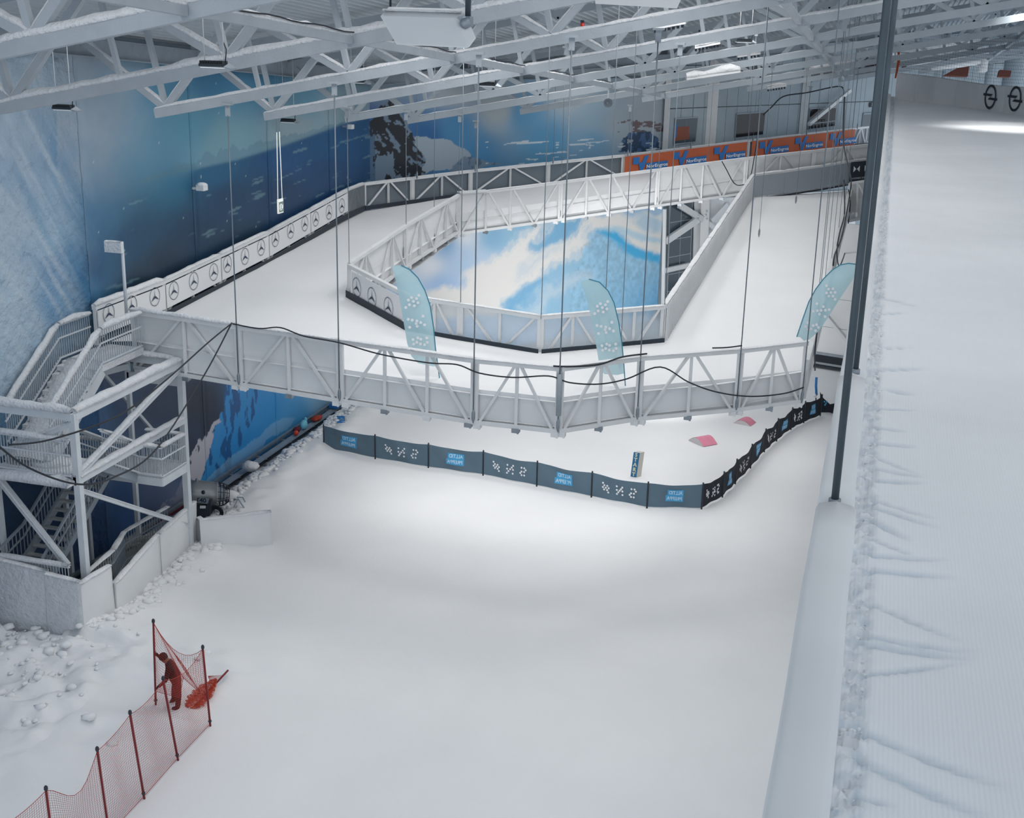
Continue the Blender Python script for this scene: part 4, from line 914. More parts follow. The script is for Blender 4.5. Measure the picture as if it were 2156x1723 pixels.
q = shelfp(667, 882)
mb = MB(); mb.sphere(q+[0, 0, .1], .22, 6, 9, (1.0, 1.5, .5), .2)
for a in range(5): mb.sphere(q+[.1*math.cos(a*1.3), .3*math.sin(a*1.3), .1], .1, 5, 7, (1, 1.6, .6), .2)
tag(mb.build('crumpled_cloth', RED), 'crumpled red cloth on the rail bench', 'cloth')
q = shelfp(640, 897); tag(MB().sphere(q+[0, 0, .2], .25, 7, 9, (.6, 1.1, .9), .12).sphere(q+[0, .2, .38], .1, 5, 7, (.8, .8, 1.2), .1).build('plastic_bag', CYB), 'pale cyan plastic bag on the rail bench', 'bag')
q = shelfp(622, 915); tag(MB().sphere(q+[.08, -.1, .12], .12, 8, 12).build('ball', ORB), 'small orange red ball on the rail bench', 'ball')
q = shelfp(628, 905); tag(MB().sphere(q+[-.1, .1, .12], .2, 6, 9, (.8, 1.1, .6), .2).build('crumpled_cloth', mat('dark_red_cloth', '#6d2430', .8)), 'dark red cloth lump beside the orange ball', 'cloth')
q = PZ(528, 988, .1); tag(MB().sphere(q+[0, 0, .12], .3, 7, 10, (1.2, .9, .75), .18).build('snow_lump', SNOWR), 'big lump of snow on the edge of the trench', 'snow lump')
# blocks of folded tarps at the tower foot
q = PX(292, 1140, -23.9); mb = MB()
for k in range(7): mb.bar(np.array([-23.6+.2*random.random(), 34.0+k*.3, .35+.1*random.random()]), np.array([-23.2+.4*random.random(), 34.5+k*.3, .45+.2*random.random()]), .16, .05)
mb.box((-23.5, 35, .1), (.6, 2.4, .5)); tag(mb.build('bundle', mat('beige_strap_bundle', (.42, .42, .38), .8)), 'pale bundle of straps and sheets by the lower railing', 'bundle')

# ================================================================== SNOW CLODS (nobody could count them)
mb = MB()
for k in range(1750):
    y = random.uniform(29.6, 60) if k < 1450 else random.uniform(22, 30)
    if k < 1450:
        e = float(snow_edge(y)); x = e+abs(random.gauss(.05, .5 if y < 40 else .28)); r = random.choice((.05, .06, .08, .10, .14))*(1.1 if y < 40 else .95)
    else:
        x = -24.4+abs(random.gauss(0, 2.6))*(1-.05*(29-y)); x = min(x, -17.3); r = random.choice((.03, .035, .05, .07, .1, .14))
    mb.sphere((x, y, floorz(x, y)-r*.05), r, 4, 6, (1+.5*random.random(), 1+.5*random.random(), .7), .3)
tag(mb.build('snow_clods', SNOW), 'loose clods of snow heaped along the left edge of the floor', 'snow', kind='stuff')

# ================================================================== DARK BANNER FENCE
BANNERLIT = mat('lit_slate_mesh', '#5f7686', .8, var=.10, vscale=1.2, bump=.3, bscale=1.5); BANNERDIM = mat('unlit_navy_mesh', '#141c28', .8, var=.15, vscale=1.2); PATCH = mat('sky_blue_print', '#46a3d6', .6); LET = mat('pale_lettering', '#c4e2f2', .6); POSTM = mat('black_fence_post', (.012, .016, .025), .5)  # one mesh in two tones: front row painted as lit, the rest unlit
BP = [(682, 943), (790, 965), (902, 984), (1017, 1000), (1130, 1023), (1245, 1046), (1362, 1069), (1477, 1071), (1521, 1046), (1548, 1018), (1580, 985), (1609, 951), (1635, 928), (1665, 904), (1692, 890), (1727, 875)]
bpt = [PZ(*p, .03) for p in BP]
TOPP = [893, 910, 928, 946, 965, 984, 1017, 1012, 988, 958, 932, 905, 885, 866, 848, 828]
for i in range(len(bpt)-1):
    a, b = bpt[i], bpt[i+1]; prep = (i % 2 == 0); front = i < 7
    kind = 'lettered sky blue patch' if prep else 'white dots'
    lab = f'dark mesh banner with {kind}, {ORD[i//2]} such from the left' if i < 14 else 'dark crumpled mesh banner at the far right end of the fence'
    t = thing('fence_banner', a, lab, 'banner', 'dark banners of the low fence on the snow')
    Hh = 1.0; L = np.linalg.norm(b[:2]-a[:2]); ex = _n(b-a); nr = np.array([ex[1], -ex[0], 0])
    if nr[1] > 0: nr = -nr
    sag = .10 if front else .16
    def Q(u, v, off=0.0, a=a, b=b, nr=nr, sag=sag):
        top = Hh-sag*math.sin(math.pi*u)*(.5+.5*u); w = .035*math.sin(math.pi*u)*math.sin(9*u+5*v+i)*1.0
        p = a+(b-a)*u+nr*(off+w); p = p.copy(); p[2] = .06+v*(top-.03); return p
    Pg = np.array([[Q(u, v) for v in np.linspace(0, 1, 9)] for u in np.linspace(0, 1, 19)])
    c = grid_obj('cloth', Pg, BANNERLIT if front else BANNERDIM, t)
    for p in ((a, b) if i == len(bpt)-2 else (a,)):
        MB().tube([p+[0, 0, -.1], p+[0, 0, Hh+.06]], .033, 8).build('post', POSTM, t)
    if prep:
        mb = MB()
        for (u0, u1, v0, v1) in ((.36, .65, .54, .80), (.33, .65, .26, .54)):
            us = np.linspace(u0, u1, 6); vs_ = [Q(u, v, .012) for v in (v0, v1) for u in us]; mb.add(vs_, [(k, k+1, 7+k, 6+k) for k in range(5)])
        pch = mb.build('patch', PATCH, c); mb = MB()
        for txt, uc, vc, wd in (('ALLTID', .505, .67, .25), ('PREPPA', .49, .40, .28)):
            vs, fs = text_mesh(txt, .2, .004); xm = max(abs(v[0]) for v in vs); mb.add([Q(uc-v[0]/xm*wd/2, vc+v[1]*1.15, .024) for v in vs], fs)
        mb.build('lettering', LET, pch)
    else:
        mb = MB()
        for g in GLY.values():
            for u, v in g:
                pu = Q(u, 1-v, .014); vs, fs = disc2(.042, 10); flat(mb, vs, fs, pu, ex, (0, 0, 1))
        mb.build('printed_dots', WHITEP, c)['kind'] = 'stuff'
MB_END = PZ(1727, 875, 0)
o = thing('fallen_banner', MB_END, 'dark banner slumped on the snow past the last fence post', 'banner')
pts = [(1727, 826), (1733, 838), (1748, 852), (1770, 848), (1773, 852), (1760, 872), (1745, 868), (1728, 868)]
q = [face(x, y, MB_END+np.array([0, .3, 0])) for x, y in pts]; MB().slab(q, .12).build('cloth', BANNERDIM, o)
vs, fs = disc2(.04, 8); mb = MB()
for x, y in ((1736, 846), (1739, 850), (1737, 853), (1741, 846)): flat(mb, vs, fs, face(x, y, MB_END+np.array([0, .2, 0])), hdr, hdu)
mb.build('printed_dots', PATCH, o)['kind'] = 'stuff'
q = PZ(1718, 862, 0); t = thing('padded_post', q, 'slim blue padded post with white foot behind the fence end', 'post')
MB().tube([face(1719, 795, q), face(1718, 812, q), face(1719, 832, q)], .06, 8).build('pad', BLUEP, t); MB().tube([q, face(1718, 838, q)], .03, 6).build('pole', POSTM, t); MB().sphere(face(1716, 833, q), .09, 6, 8).build('white_band', WHITEP, t)

# ================================================================== THINGS ON THE SNOW
STB = mat('start_block_blue', '#1f6f9e', .5); CREAM = mat('cream_foam', (.62, .60, .55), .7); CREAML = mat('cream_lettering', '#d8d6b8', .5)
b0 = PZ(1334, 1004, 0); t = thing('start_block', b0, 'tall blue and cream foam block with START lettering behind the banner fence', 'block')
ftop = face(1341, 953, b0); hgt = ftop[2]-b0[2]; lean = ftop-np.array([b0[0], b0[1], ftop[2]])
rx = np.array([.97, -.1, 0]); dy = np.array([.25, .95, 0])
def SB(u, w, v): return b0+rx*u+dy*w+np.array([lean[0], lean[1], hgt])*v
mb = MB(); W2, D2 = .26, .22
vs = [SB(u, w, v) for v in (0, 1) for (u, w) in ((-W2/2, 0), (W2/2, 0), (W2/2+.1, D2), (-W2/2+.1, D2))]
mb.add(vs, [(0, 3, 2, 1), (4, 5, 6, 7), (0, 1, 5, 4), (1, 2, 6, 5), (2, 3, 7, 6), (3, 0, 4, 7)]); mb.build('foam_core', CREAM, t)
MB().slab([SB(-W2/2, -.012, .0), SB(W2/2, -.012, .0), SB(W2/2, -.012, 1), SB(-W2/2, -.012, 1)], .02).build('blue_face', STB, t)
mb = MB()
for k, ch in enumerate('START'):
    vs, fs = text_mesh(ch, .22, .01); flat(mb, vs, fs, SB(0, -.03, .9-.2*k), rx, (lean[0]/hgt, lean[1]/hgt, 1))
mb.build('lettering', CREAML, t)
b0 = PZ(706, 898, 0); t = thing('letter_block', b0, 'small blue foam block lying behind the left end of the banner fence', 'block')
rot = Matrix.Rotation(math.radians(25), 3, 'Z'); MB().box(b0+[.15, .4, .12], (.45, 1.0, .22), rot).build('foam_core', CREAM, t); MB().box(b0+[.12, .36, .24], (.36, .98, .03), rot).build('blue_face', BLUEP, t)
mb = MB(); vs, fs = text_mesh('5-', .4); rv = np.array(rot@Vector((0, 1, 0))); rv2 = np.array(rot@Vector((1, 0, 0))); flat(mb, vs, fs, b0+[.12, .36, .262], rv, -rv2); mb.build('lettering', CREAML, t)['kind'] = 'stuff'
PINK = mat('pink_ramp_sheet', '#e58ca4', .5, var=.08, vscale=4)
def ramp(px, py, w, L_, h, ang, label):
    p = PZ(px, py, 0); t = thing('pink_ramp', p, label, 'ramp', 'small pink snow ramps'); e1 = np.array([math.cos(ang), math.sin(ang), 0]); e2 = np.array([-e1[1], e1[0], 0])
    prof = [(-L_/2+L_*k/12, h*math.sin(math.pi*(.5+.5*(2*k/12-1)))) for k in range(13)]
    top = [p+e1*a+e2*s*w/2+np.array([0, 0, z+.02]) for s in (-1, 1) for a, z in prof]; n = 13
    MB().add(top, [(i, i+1, n+i+1, n+i) for i in range(12)], True).build('top_sheet', PINK, t)
    bot = [p+e1*a+e2*s*w/2 for s in (-1, 1) for a, z in prof]
    mb = MB()
    for s in (0, 1): mb.add([v-np.array([0, 0, .01]) for v in top[s*n:(s+1)*n]]+bot[s*n:(s+1)*n], [(i, i+1, n+i+1, n+i) for i in range(12)])
    mb.build('side_cheek', mat('ramp_side_foam', (.66, .62, .63), .7), t)
ramp(1480, 932, .8, 1.05, .26, -.75, 'nearer pink curved snow ramp right of the START block')
ramp(1568, 891, .7, .85, .2, -.3, 'farther pink snow ramp below the near track railing')
a, b = PZ(750, 899, .02), PZ(765, 884, .02); tag(MB().tube([a, b], .018, 6).build('stick', BLUEP), 'thin blue stick lying on the snow behind the fence', 'stick')
q = PZ(1045, 884, 0); tag(MB().box(q+[0, 0, .05], (.09, .09, .1)).tube([q+[0, 0, .1], q+[0, 0, .16]], .02, 6).build('peg', BLUEP), 'tiny blue peg on the snow under the near railing', 'peg')
# ================================================================== RED SAFETY NET
NETM = mat('red_net_twine', '#ad3a32', .7); NETP = mat('dark_red_pole', '#7d1f22', .5); NETO = mat('orange_red_net', '#cf4a2a', .7, alpha=.55, bump=.6, bscale=18); CAPM = mat('black_pole_cap', (.03, .03, .045), .5)
pb = {}
def nbase(px, py): return PZ(px, py, 0)
q2b, q3b, q4b = nbase(304, 1683), nbase(375, 1602), nbase(443, 1530)
q2t, q4t = PY(274, 1505, q2b[1]), PY(427, 1367, q4b[1])
q3t = q3b+np.array([-.28, 0, 2.2])
q1t, q0t = PZ(205, 1582, 2.2), PZ(97, 1665, 2.2)
q1b, q0b = q1t+np.array([.12, .02, -2.2]), q0t+np.array([.05, .02, -2.2])
qm_b = q0b+(q0b-q1b)*1.0; qm_t = qm_b+np.array([0, 0, 2.2])
p1b = nbase(328, 1487); p1t = PY(323, 1312, p1b[1])
def npole(b, t_, label, ext=.0):
    t = thing('net_pole', b, label, 'pole', 'red poles of the safety net')
    MB().tube([b, t_], .028, 8).build('shaft', NETP, t); MB().tube([t_, t_+[0, 0, .03], t_+[0, 0, .09], t_+[0, 0, .12]], [.03, .045, .04, .015], 8).build('cap', CAPM, t)
    m = b+(t_-b)*.07; MB().sphere(m, .05, 5, 8).build('net_clip', CAPM, t)
npole(q0b, q0t, 'red net pole cut off by the lower left edge of the photo'); npole(q1b, q1t, 'red net pole, second from the lower left corner'); npole(q2b, q2t, 'red net pole, third from the lower left corner'); npole(q3b, q3t, 'red net pole just below the stooping person'); npole(q4b, q4t, 'red net pole right of the stooping person'); npole(p1b, p1t, 'tall red net pole held by the stooping person')
npole(qm_b, qm_t, 'red net pole outside the lower left of the photo') if False else None
def net(a, b, c, d, label, cell=.062, sag=0.0, bulge=.08, parent=None, top=None, r=.0033, mtl=None):
    a, b, c, d = [np.array(p, float) for p in (a, b, c, d)]; nr = _n(np.cross(b-a, d-a))
    def Q(u, v):
        p = a*(1-u)*(1-v)+b*u*(1-v)+c*u*v+d*(1-u)*v
        s = sag*4*u*(1-u) if top is None else top(u)
        return p-np.array([0, 0, s*v])+nr*bulge*math.sin(math.pi*u)*math.sin(math.pi*v)*math.sin(5*u+2*v)
    wu = (np.linalg.norm(b-a)+np.linalg.norm(c-d))/2; wv = (np.linalg.norm(d-a)+np.linalg.norm(c-b))/2; nu = max(4, int(wu/cell)); nv = max(4, int(wv/cell))
    mb = MB()
    for i in range(nu+1): mb.tube([Q(i/nu, v) for v in np.linspace(0, 1, 9)], r*(2.2 if i in (0, nu) else 1), 3, False)
    for j in range(nv+1): mb.tube([Q(u, j/nv) for u in np.linspace(0, 1, 9)], r*(2.6 if j in (0, nv) else 1), 3, False)
    o = mb.build('safety_net', mtl or NETM); return tag(o, label, 'net', 'sections of red safety net')
up0 = np.array([0, 0, .08])
net(qm_b+up0, q0b+up0, q0t, qm_t, 'red safety net section running out of the lower left corner', sag=.1)
net(q0b+up0, q1b+up0, q1t, q0t, 'red safety net section with the sagging top edge near the lower left corner', top=lambda u: .9*(math.sin(math.pi*u)**1.2)*(.4+.6*u))
net(q1b+up0, q2b+up0, q2t, q1t, 'red safety net section third from the person, along the lower left', sag=.06)
net(q2b+up0, q3b+up0, q3t, q2t, 'red safety net section next below the person', sag=.12)
net(q3b+up0, q4b+up0, q4t, q3t, 'red safety net section between the person and the right pole', sag=.25)
k1 = face(386, 1428, (q3t+p1t)/2); k2 = face(378, 1470, (q3t+p1b)/2)
net(p1b+np.array([0, 0, .45]), k2, k1, p1t, 'loose red net hanging from the pole held by the person', sag=.0, bulge=.1)
k3 = q4b+(q4t-q4b)*.35
net(k1, k3, q4t, p1t, 'loose red net draped between the two tall poles', sag=.5, bulge=.15)
fa, fb_ = face(402, 1496, nbase(405, 1497)), PZ(480, 1412, .35)
lp = thing('fallen_pole', fa, 'red pole lying aslant wrapped in bunched orange net behind the person', 'pole')
MB().tube([fa, fb_], .028, 8).build('shaft', NETP, lp)
dv = fb_-fa; sd2 = _n(np.cross(dv, [0, 0, 1])); pts = [fa+dv*s-sd2*.02+[0, 0, .06] for s in np.linspace(-.02, .62, 9)]
def crumple(pts, radii, n=26):
    k = len(pts); vs = []
    for i_, (p, r) in enumerate(zip(pts, radii)):
        d = _n(pts[min(i_+1, k-1)]-pts[max(i_-1, 0)]); a = _n(np.cross(d, [0, 0, 1])); b = np.cross(a, d)
        for j_ in range(n): t = 2*math.pi*j_/n; rr = r*random.uniform(.35, 1.3); vs.append(p+a*rr*math.cos(t)+b*rr*.75*math.sin(t))
    mb = MB()
    for i_ in range(k-1):
        for j_ in range(n): mb.tube([vs[i_*n+j_], vs[(i_+1)*n+(j_+1) % n]], .0045, 3, False); mb.tube([vs[i_*n+j_], vs[i_*n+(j_+1) % n]], .0045, 3, False); mb.tube([vs[i_*n+j_], vs[(i_+1)*n+(j_-1) % n]], .0045, 3, False)
    return mb
NETB = mat('bunched_net_twine', '#d2502c', .7)
pts = [fa+dv*s_-sd2*.02+[0, 0, .09] for s_ in np.linspace(-.02, .70, 26)]
crumple(pts, list(np.interp(np.linspace(0, 1, 26), [0, .06, .3, .6, .85, 1], [.08, .20, .25, .22, .12, .03]))).build('bunched_net', NETB, lp)
mb = MB()
A0, A1, A2 = fa+dv*.55, fb_-dv*.12, face(438, 1424, fa+dv*.3)
for i in range(15):
    s = i/14; mb.tube([A0+(A1-A0)*s, A2], .003, 3, False); mb.tube([A2+(A0-A2)*s, A2+(A1-A2)*s], .003, 3, False)
mb.build('loose_net', NETM, lp)

# ================================================================== PERSON
pf = PZ(368, 1491, 0); hx = _n(np.array([RM[0, 0], RM[1, 0], 0])); hy = np.array([-hx[1], hx[0], 0])
def J(px, py, off=0.0): return face(px, py, pf)+hy*off
sk = {'hip': J(372, 1431), 'waist': J(366, 1417), 'chest': J(359, 1403), 'neck': J(352, 1393), 'head0': J(348, 1389), 'head1': J(343, 1385),
      'hL': J(370, 1434, .11), 'kL': J(365, 1459, .12), 'aL': J(363, 1481, .14), 'tL': J(355, 1485, .16),
      'hR': J(374, 1434, -.1), 'kR': J(378, 1461, -.13), 'aR': J(377, 1484, -.13), 'tR': J(367, 1491, -.14),
      'sL': J(354, 1399, .16), 'eL': J(341, 1400, .22), 'wL': J(330, 1387, .15), 'fL': J(325, 1380, .1),
      'sR': J(358, 1403, -.15), 'eR': J(354, 1424, -.22), 'wR': J(342, 1436, -.18), 'fR': J(336, 1441, -.16)}
rad = {'hip': .15, 'waist': .145, 'chest': .155, 'neck': .065, 'head0': .085, 'head1': .095, 'hL': .105, 'kL': .075, 'aL': .06, 'tL': .045, 'hR': .105, 'kR': .075, 'aR': .06, 'tR': .045, 'sL': .075, 'eL': .055, 'wL': .037, 'fL': .035, 'sR': .075, 'eR': .055, 'wR': .037, 'fR': .035}
ed = [('hip', 'waist'), ('waist', 'chest'), ('chest', 'neck'), ('neck', 'head0'), ('head0', 'head1'), ('hip', 'hL'), ('hL', 'kL'), ('kL', 'aL'), ('aL', 'tL'), ('hip', 'hR'), ('hR', 'kR'), ('kR', 'aR'), ('aR', 'tR'), ('chest', 'sL'), ('sL', 'eL'), ('eL', 'wL'), ('wL', 'fL'), ('chest', 'sR'), ('sR', 'eR'), ('eR', 'wR'), ('wR', 'fR')]
for sd_ in 'LR':
    d = _n(sk['f'+sd_]-sk['w'+sd_]); s_ = _n(np.cross(d, hy))
    for k in range(4):
        b_ = sk['f'+sd_]+hy*(.027*(k-1.5)); m_ = b_+d*.045; e_ = m_+d*.012+s_*(.04 if sd_ == 'R' else -.04)
        for nm_, p_, r_ in (('m', m_, .010), ('e', e_, .009)): sk[f'{sd_}{nm_}{k}'] = p_; rad[f'{sd_}{nm_}{k}'] = r_
        ed += [('f'+sd_, f'{sd_}m{k}'), (f'{sd_}m{k}', f'{sd_}e{k}')]
    th = sk['w'+sd_]+d*.03+hy*.045; sk[sd_+'th'] = th+s_*.03; rad[sd_+'th'] = .011; ed.append(('w'+sd_, sd_+'th'))
keys = list(sk); me = bpy.data.meshes.new('person'); me.from_pydata([tuple(sk[k]) for k in keys], [(keys.index(a), keys.index(b)) for a, b in ed], [])
ob = bpy.data.objects.new('person_skeleton', me); COL.objects.link(ob)
ob.modifiers.new('skin', 'SKIN'); sv = me.skin_vertices[0].data
for i, k in enumerate(keys): rad[k] *= (1.22 if rad[k] > .03 else 1); sv[i].radius = (rad[k], rad[k]); sv[i].use_root = (k == 'hip')
ob.modifiers.new('sub', 'SUBSURF').levels = 2; ob.modifiers['sub'].render_levels = 2
dg = bpy.context.evaluated_depsgraph_get(); dg.update(); ev = ob.evaluated_get(dg); m2 = bpy.data.meshes.new_from_object(ev); bpy.data.objects.remove(ob)
JK = mat('dark_brown_jacket', '#20120f', .8, bump=.3, bscale=14); PT = mat('rust_red_trousers', '#52190e', .8, bump=.3, bscale=14); BT = mat('dark_boots', '#43241c', .7); HAIR = mat('dark_brown_hair', '#33211c', .9, bump=.6, bscale=30); SKIN = mat('shaded_skin', '#8a5d4c', .6)
m2.materials.clear()
for x in (JK, PT, BT, SKIN): m2.materials.append(x)
def segdist(p, a, b):
    d = b-a; t = np.clip(np.dot(p-a, d)/np.dot(d, d), 0, 1); return np.linalg.norm(p-a-t*d)
leg = {('hip', 'hL'), ('hL', 'kL'), ('hip', 'hR'), ('hR', 'kR'), ('kL', 'aL'), ('kR', 'aR')}; boot = {('aL', 'tL'), ('aR', 'tR')}; skin_ = {('neck', 'head0'), ('head0', 'head1')}
base_e = ed[:21]
for pl in m2.polygons:
    c = np.array(pl.center); ds = [(segdist(c, sk[a], sk[b])-min(rad[a], rad[b])*.6, (a, b)) for a, b in ed]; k = min(ds, key=lambda q: q[0])[1]
    pl.material_index = 1 if k in leg else 2 if k in boot else 3 if k in skin_ else 0; pl.use_smooth = True
    if k == ('hip', 'waist'): pl.material_index = 1 if np.linalg.norm(c-sk['hip']) < .22 else 0
person = bpy.data.objects.new('person', m2); COL.objects.link(person)
tag(person, 'person in dark jacket and rust red trousers bending to plant a net pole', 'person')
hd = sk['head1']; fw = _n(sk['head1']-sk['neck'])
mb = MB(); mb.sphere(hd+[0, 0, .03]-fw*.01, .125, 8, 12, (1, 1, .95), .03); mb.sphere(hd-fw*.13+[0, 0, -.02], .07, 6, 8, (1.3, 1, .8), .1); mb.build('hair', HAIR, person)
mb = MB(); mb.sphere(hd+fw*.115+[0, 0, -.03], .02, 5, 6); mb.build('nose', SKIN, person)
mb = MB()
for s_ in (-1, 1): mb.sphere(hd+fw*.10+hy*.035*s_+[0, 0, 0], .012, 5, 6)
mb.build('eyes', BLACK, person)
mb = MB()
for s_ in (-1, 1): mb.sphere(hd+hy*.095*s_+[0, 0, -.03], .025, 5, 6, (1, .5, 1.3))
mb.build('ears', SKIN, person)
for a_, t_ in (('aL', 'tL'), ('aR', 'tR')):
    d = _n(sk[t_]-sk[a_]); c = (sk[a_]+sk[t_])/2; c = np.array([c[0], c[1], .05]); MB().sphere(c, .06, 6, 10, (1.9, 1.6, .85)).build('boot', BT, person)

# ================================================================== RAISED SLOPE ON THE RIGHT
ZS = 14.0
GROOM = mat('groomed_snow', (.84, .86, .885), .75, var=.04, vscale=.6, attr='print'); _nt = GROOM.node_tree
_w = _nt.nodes.new('ShaderNodeTexWave'); _w.inputs['Scale'].default_value = 11; _w.inputs['Distortion'].default_value = .6; _w.inputs['Detail'].default_value = 1
_tc = _nt.nodes.new('ShaderNodeTexCoord'); _nt.links.new(_tc.outputs['Object'], _w.inputs['Vector'])
_no = _nt.nodes.new('ShaderNodeTexNoise'); _no.inputs['Scale'].default_value = 30; _nt.links.new(_tc.outputs['Object'], _no.inputs['Vector'])
_ad = _nt.nodes.new('ShaderNodeMath'); _ad.operation = 'ADD'; _nt.links.new(_w.outputs['Fac'], _ad.inputs[0]); _nt.links.new(_no.outputs['Fac'], _ad.inputs[1])
_bp = _nt.nodes.new('ShaderNodeBump'); _bp.inputs['Strength'].default_value = .35; _bp.inputs['Distance'].default_value = .004
_nt.links.new(_ad.outputs[0], _bp.inputs['Height']); _nt.links.new(_bp.outputs['Normal'], _nt.nodes['Principled BSDF'].inputs['Normal'])
gz = lambda x, y: (1500+x/2.093, 900+y/2.093)
GRV = [((660, 140), (910, 215)), ((660, 200), (930, 225)), ((660, 260), (930, 250)), ((640, 330), (980, 405)), ((640, 360), (990, 445)), ((640, 410), (870, 510)), ((640, 500), (920, 590)), ((640, 590), (1030, 585)), ((640, 655), (1060, 660)), ((630, 785), (1100, 945)), ((620, 945), (1150, 990)), ((620, 980), (1140, 1020)), ((630, 1130), (1100, 1040)), ((580, 1350), (1300, 1590)), ((580, 1480), (1250, 1740)), ((580, 1640), (800, 1700)), ((680, 20), (850, 30)), ((680, 90), (900, 92)), ((690, -60), (900, -70)), ((700, -150), (900, -140)), ((700, -230), (950, -260)), ((710, -330), (880, -345)), ((720, -480), (860, -500)), ((720, -560), (900, -530))]
xs_ = np.concatenate([np.arange(.02, .6, .022), np.arange(.6, 2.2, .04), np.arange(2.2, 5, .2), np.arange(5, 17.1, 1.0)]); ys_ = np.concatenate([np.arange(2.0, 14, .045), np.arange(14, 30, .12), np.arange(30, 80.1, .6)])
gx, gy = np.meshgrid(xs_, ys_, indexing='ij'); hz_ = np.full(gx.shape, ZS)
hz_ += .06*(1-np.clip((gx-.2)/.7, 0, 1))**1.5+.03*np.clip((gx-1.1)/2.5, 0, 1)
for k, (a, b) in enumerate(GRV):
    a, b = PZ(*gz(*a), ZS)[:2], PZ(*gz(*b), ZS)[:2]; d = b-a; L = np.linalg.norm(d); d = d/L; n = np.array([-d[1], d[0]])
    s = (gx-a[0])*d[0]+(gy-a[1])*d[1]; w = (gx-a[0])*n[0]+(gy-a[1])*n[1]+.012*(fbm(gx*14, gy*14, 2, k)-.5)*2
    wd_ = .016+.010*(k % 3)+.0006*a[1]; dep_ = (.024+.012*(k % 2))
    m_ = np.clip(s/.05, 0, 1)*np.clip((L*1.05-s)/(L*.45), 0, 1)
    hz_ -= dep_*m_*np.exp(-(w/wd_)**2)*(.7+.6*fbm(gx*20, gy*20, 2, 31))
deb = np.clip((.27-gx)/.05, 0, 1)*(gx > .05); hz_ += deb*(-.05+.13*(fbm(gx*22, gy*22, 3, 41)-.25))
hz_ += .006*(fbm(gx*6, gy*6, 3, 43)-.5)
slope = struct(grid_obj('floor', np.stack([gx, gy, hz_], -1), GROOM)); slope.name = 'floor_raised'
ice_shade = np.zeros(gx.shape)  # darker tint for grooves and debris: packed ice plus painted shade
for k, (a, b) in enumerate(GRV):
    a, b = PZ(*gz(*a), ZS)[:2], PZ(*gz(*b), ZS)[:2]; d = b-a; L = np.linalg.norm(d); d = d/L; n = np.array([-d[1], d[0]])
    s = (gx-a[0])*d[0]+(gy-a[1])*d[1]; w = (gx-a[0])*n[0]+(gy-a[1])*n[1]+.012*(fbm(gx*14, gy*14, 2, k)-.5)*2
    ice_shade = np.maximum(ice_shade, np.clip(s/.05, 0, 1)*np.clip((L*1.05-s)/(L*.45), 0, 1)*np.exp(-(w/(.018+.010*(k % 3)+.0006*a[1]))**2))
ice_shade = ice_shade+deb*np.clip((fbm(gx*18, gy*18, 3, 47)-.35)*2, 0, 1)
vcol(slope, (np.array([.84, .86, .885])[None, :]*(1-np.clip(ice_shade, 0, 1).reshape(-1, 1)*np.array([.30, .24, .18])[None, :])))
tag(slope, 'groomed white snow of the raised slope on the right', 'floor')
mb = MB()
for k in range(1500):
    y = random.uniform(4.5, 9)**1.0 if k < 350 else random.uniform(5, 34); x = random.gauss(.17, .045); r = random.choice((.007, .011, .016, .024))*(1.5 if y > 14 else 1)
    if x < .1: x = .1+random.random()*.08
    mb.sphere((x, y, ZS+.01+r*.4), r, 3, 5, (1.2, 1.2, .8), .3)
tag(mb.build('snow_crumbs', SNOWR), 'crumbs of broken snow in the groove beside the padded edge', 'snow', kind='stuff')
# padded edge, three lengths
def pad(y0, y1, xo, xi, zt, label):
    ys2 = np.linspace(y0, y1, max(6, int((y1-y0)/.5))); prof = [(xo, -1.4), (xo, -.06), (xo+.02, -.012), (xo+.06, 0), ((xo+xi)/2, .02), (xi-.05, .0), (xi-.012, -.015), (xi, -.06), (xi, -.6)]
    P = np.array([[(x+.004*math.sin(y*2.1), y, zt+z+.004*math.sin(y*1.3)) for x, z in prof] for y in ys2])
    P = np.concatenate([P[:1]*0+P[:1].mean(1, keepdims=True), P, P[-1:]*0+P[-1:].mean(1, keepdims=True)], 0)
    o = grid_obj('edge_pad', P, TARP); return tag(o, label, 'edge pad', 'padded edge of the raised slope')
pad(1.5, 10.0, -.235, .085, 14.3, 'nearest white padded edge of the raised slope, reaching the bottom of the photo')
pad(10.06, 14.2, -.225, .07, 14.27, 'second white padded edge of the raised slope, between the two tall poles')
pad(14.26, 78, -.215, .06, 14.25, 'far white padded edge of the raised slope, beyond the tall poles')
wr = struct(MB().box((-.05, 40, 6.1), (.24, 77, 13.2)).build('wall_right', TARP)); tag(wr, 'white retaining wall carrying the raised slope', 'wall')
for (px, py), nm_ in (((1757, 1060), 'nearer'), ((1801, 784), 'farther')):
    b = PZ(px, py, 14.27); t = thing('net_mast', b, f'{nm_} of the two tall dark steel masts on the padded edge', 'mast', 'tall masts on the padded edge')
    MB().tube([b+[0, 0, -.1], b+[0, 0, 8.2 if nm_ == 'nearer' else 7.6]], .031, 12).build('tube', DARKP, t)
    MB().tube([b+[0, 0, -.02], b+[0, 0, .04]], .05, 12).build('foot_collar', GALV, t)
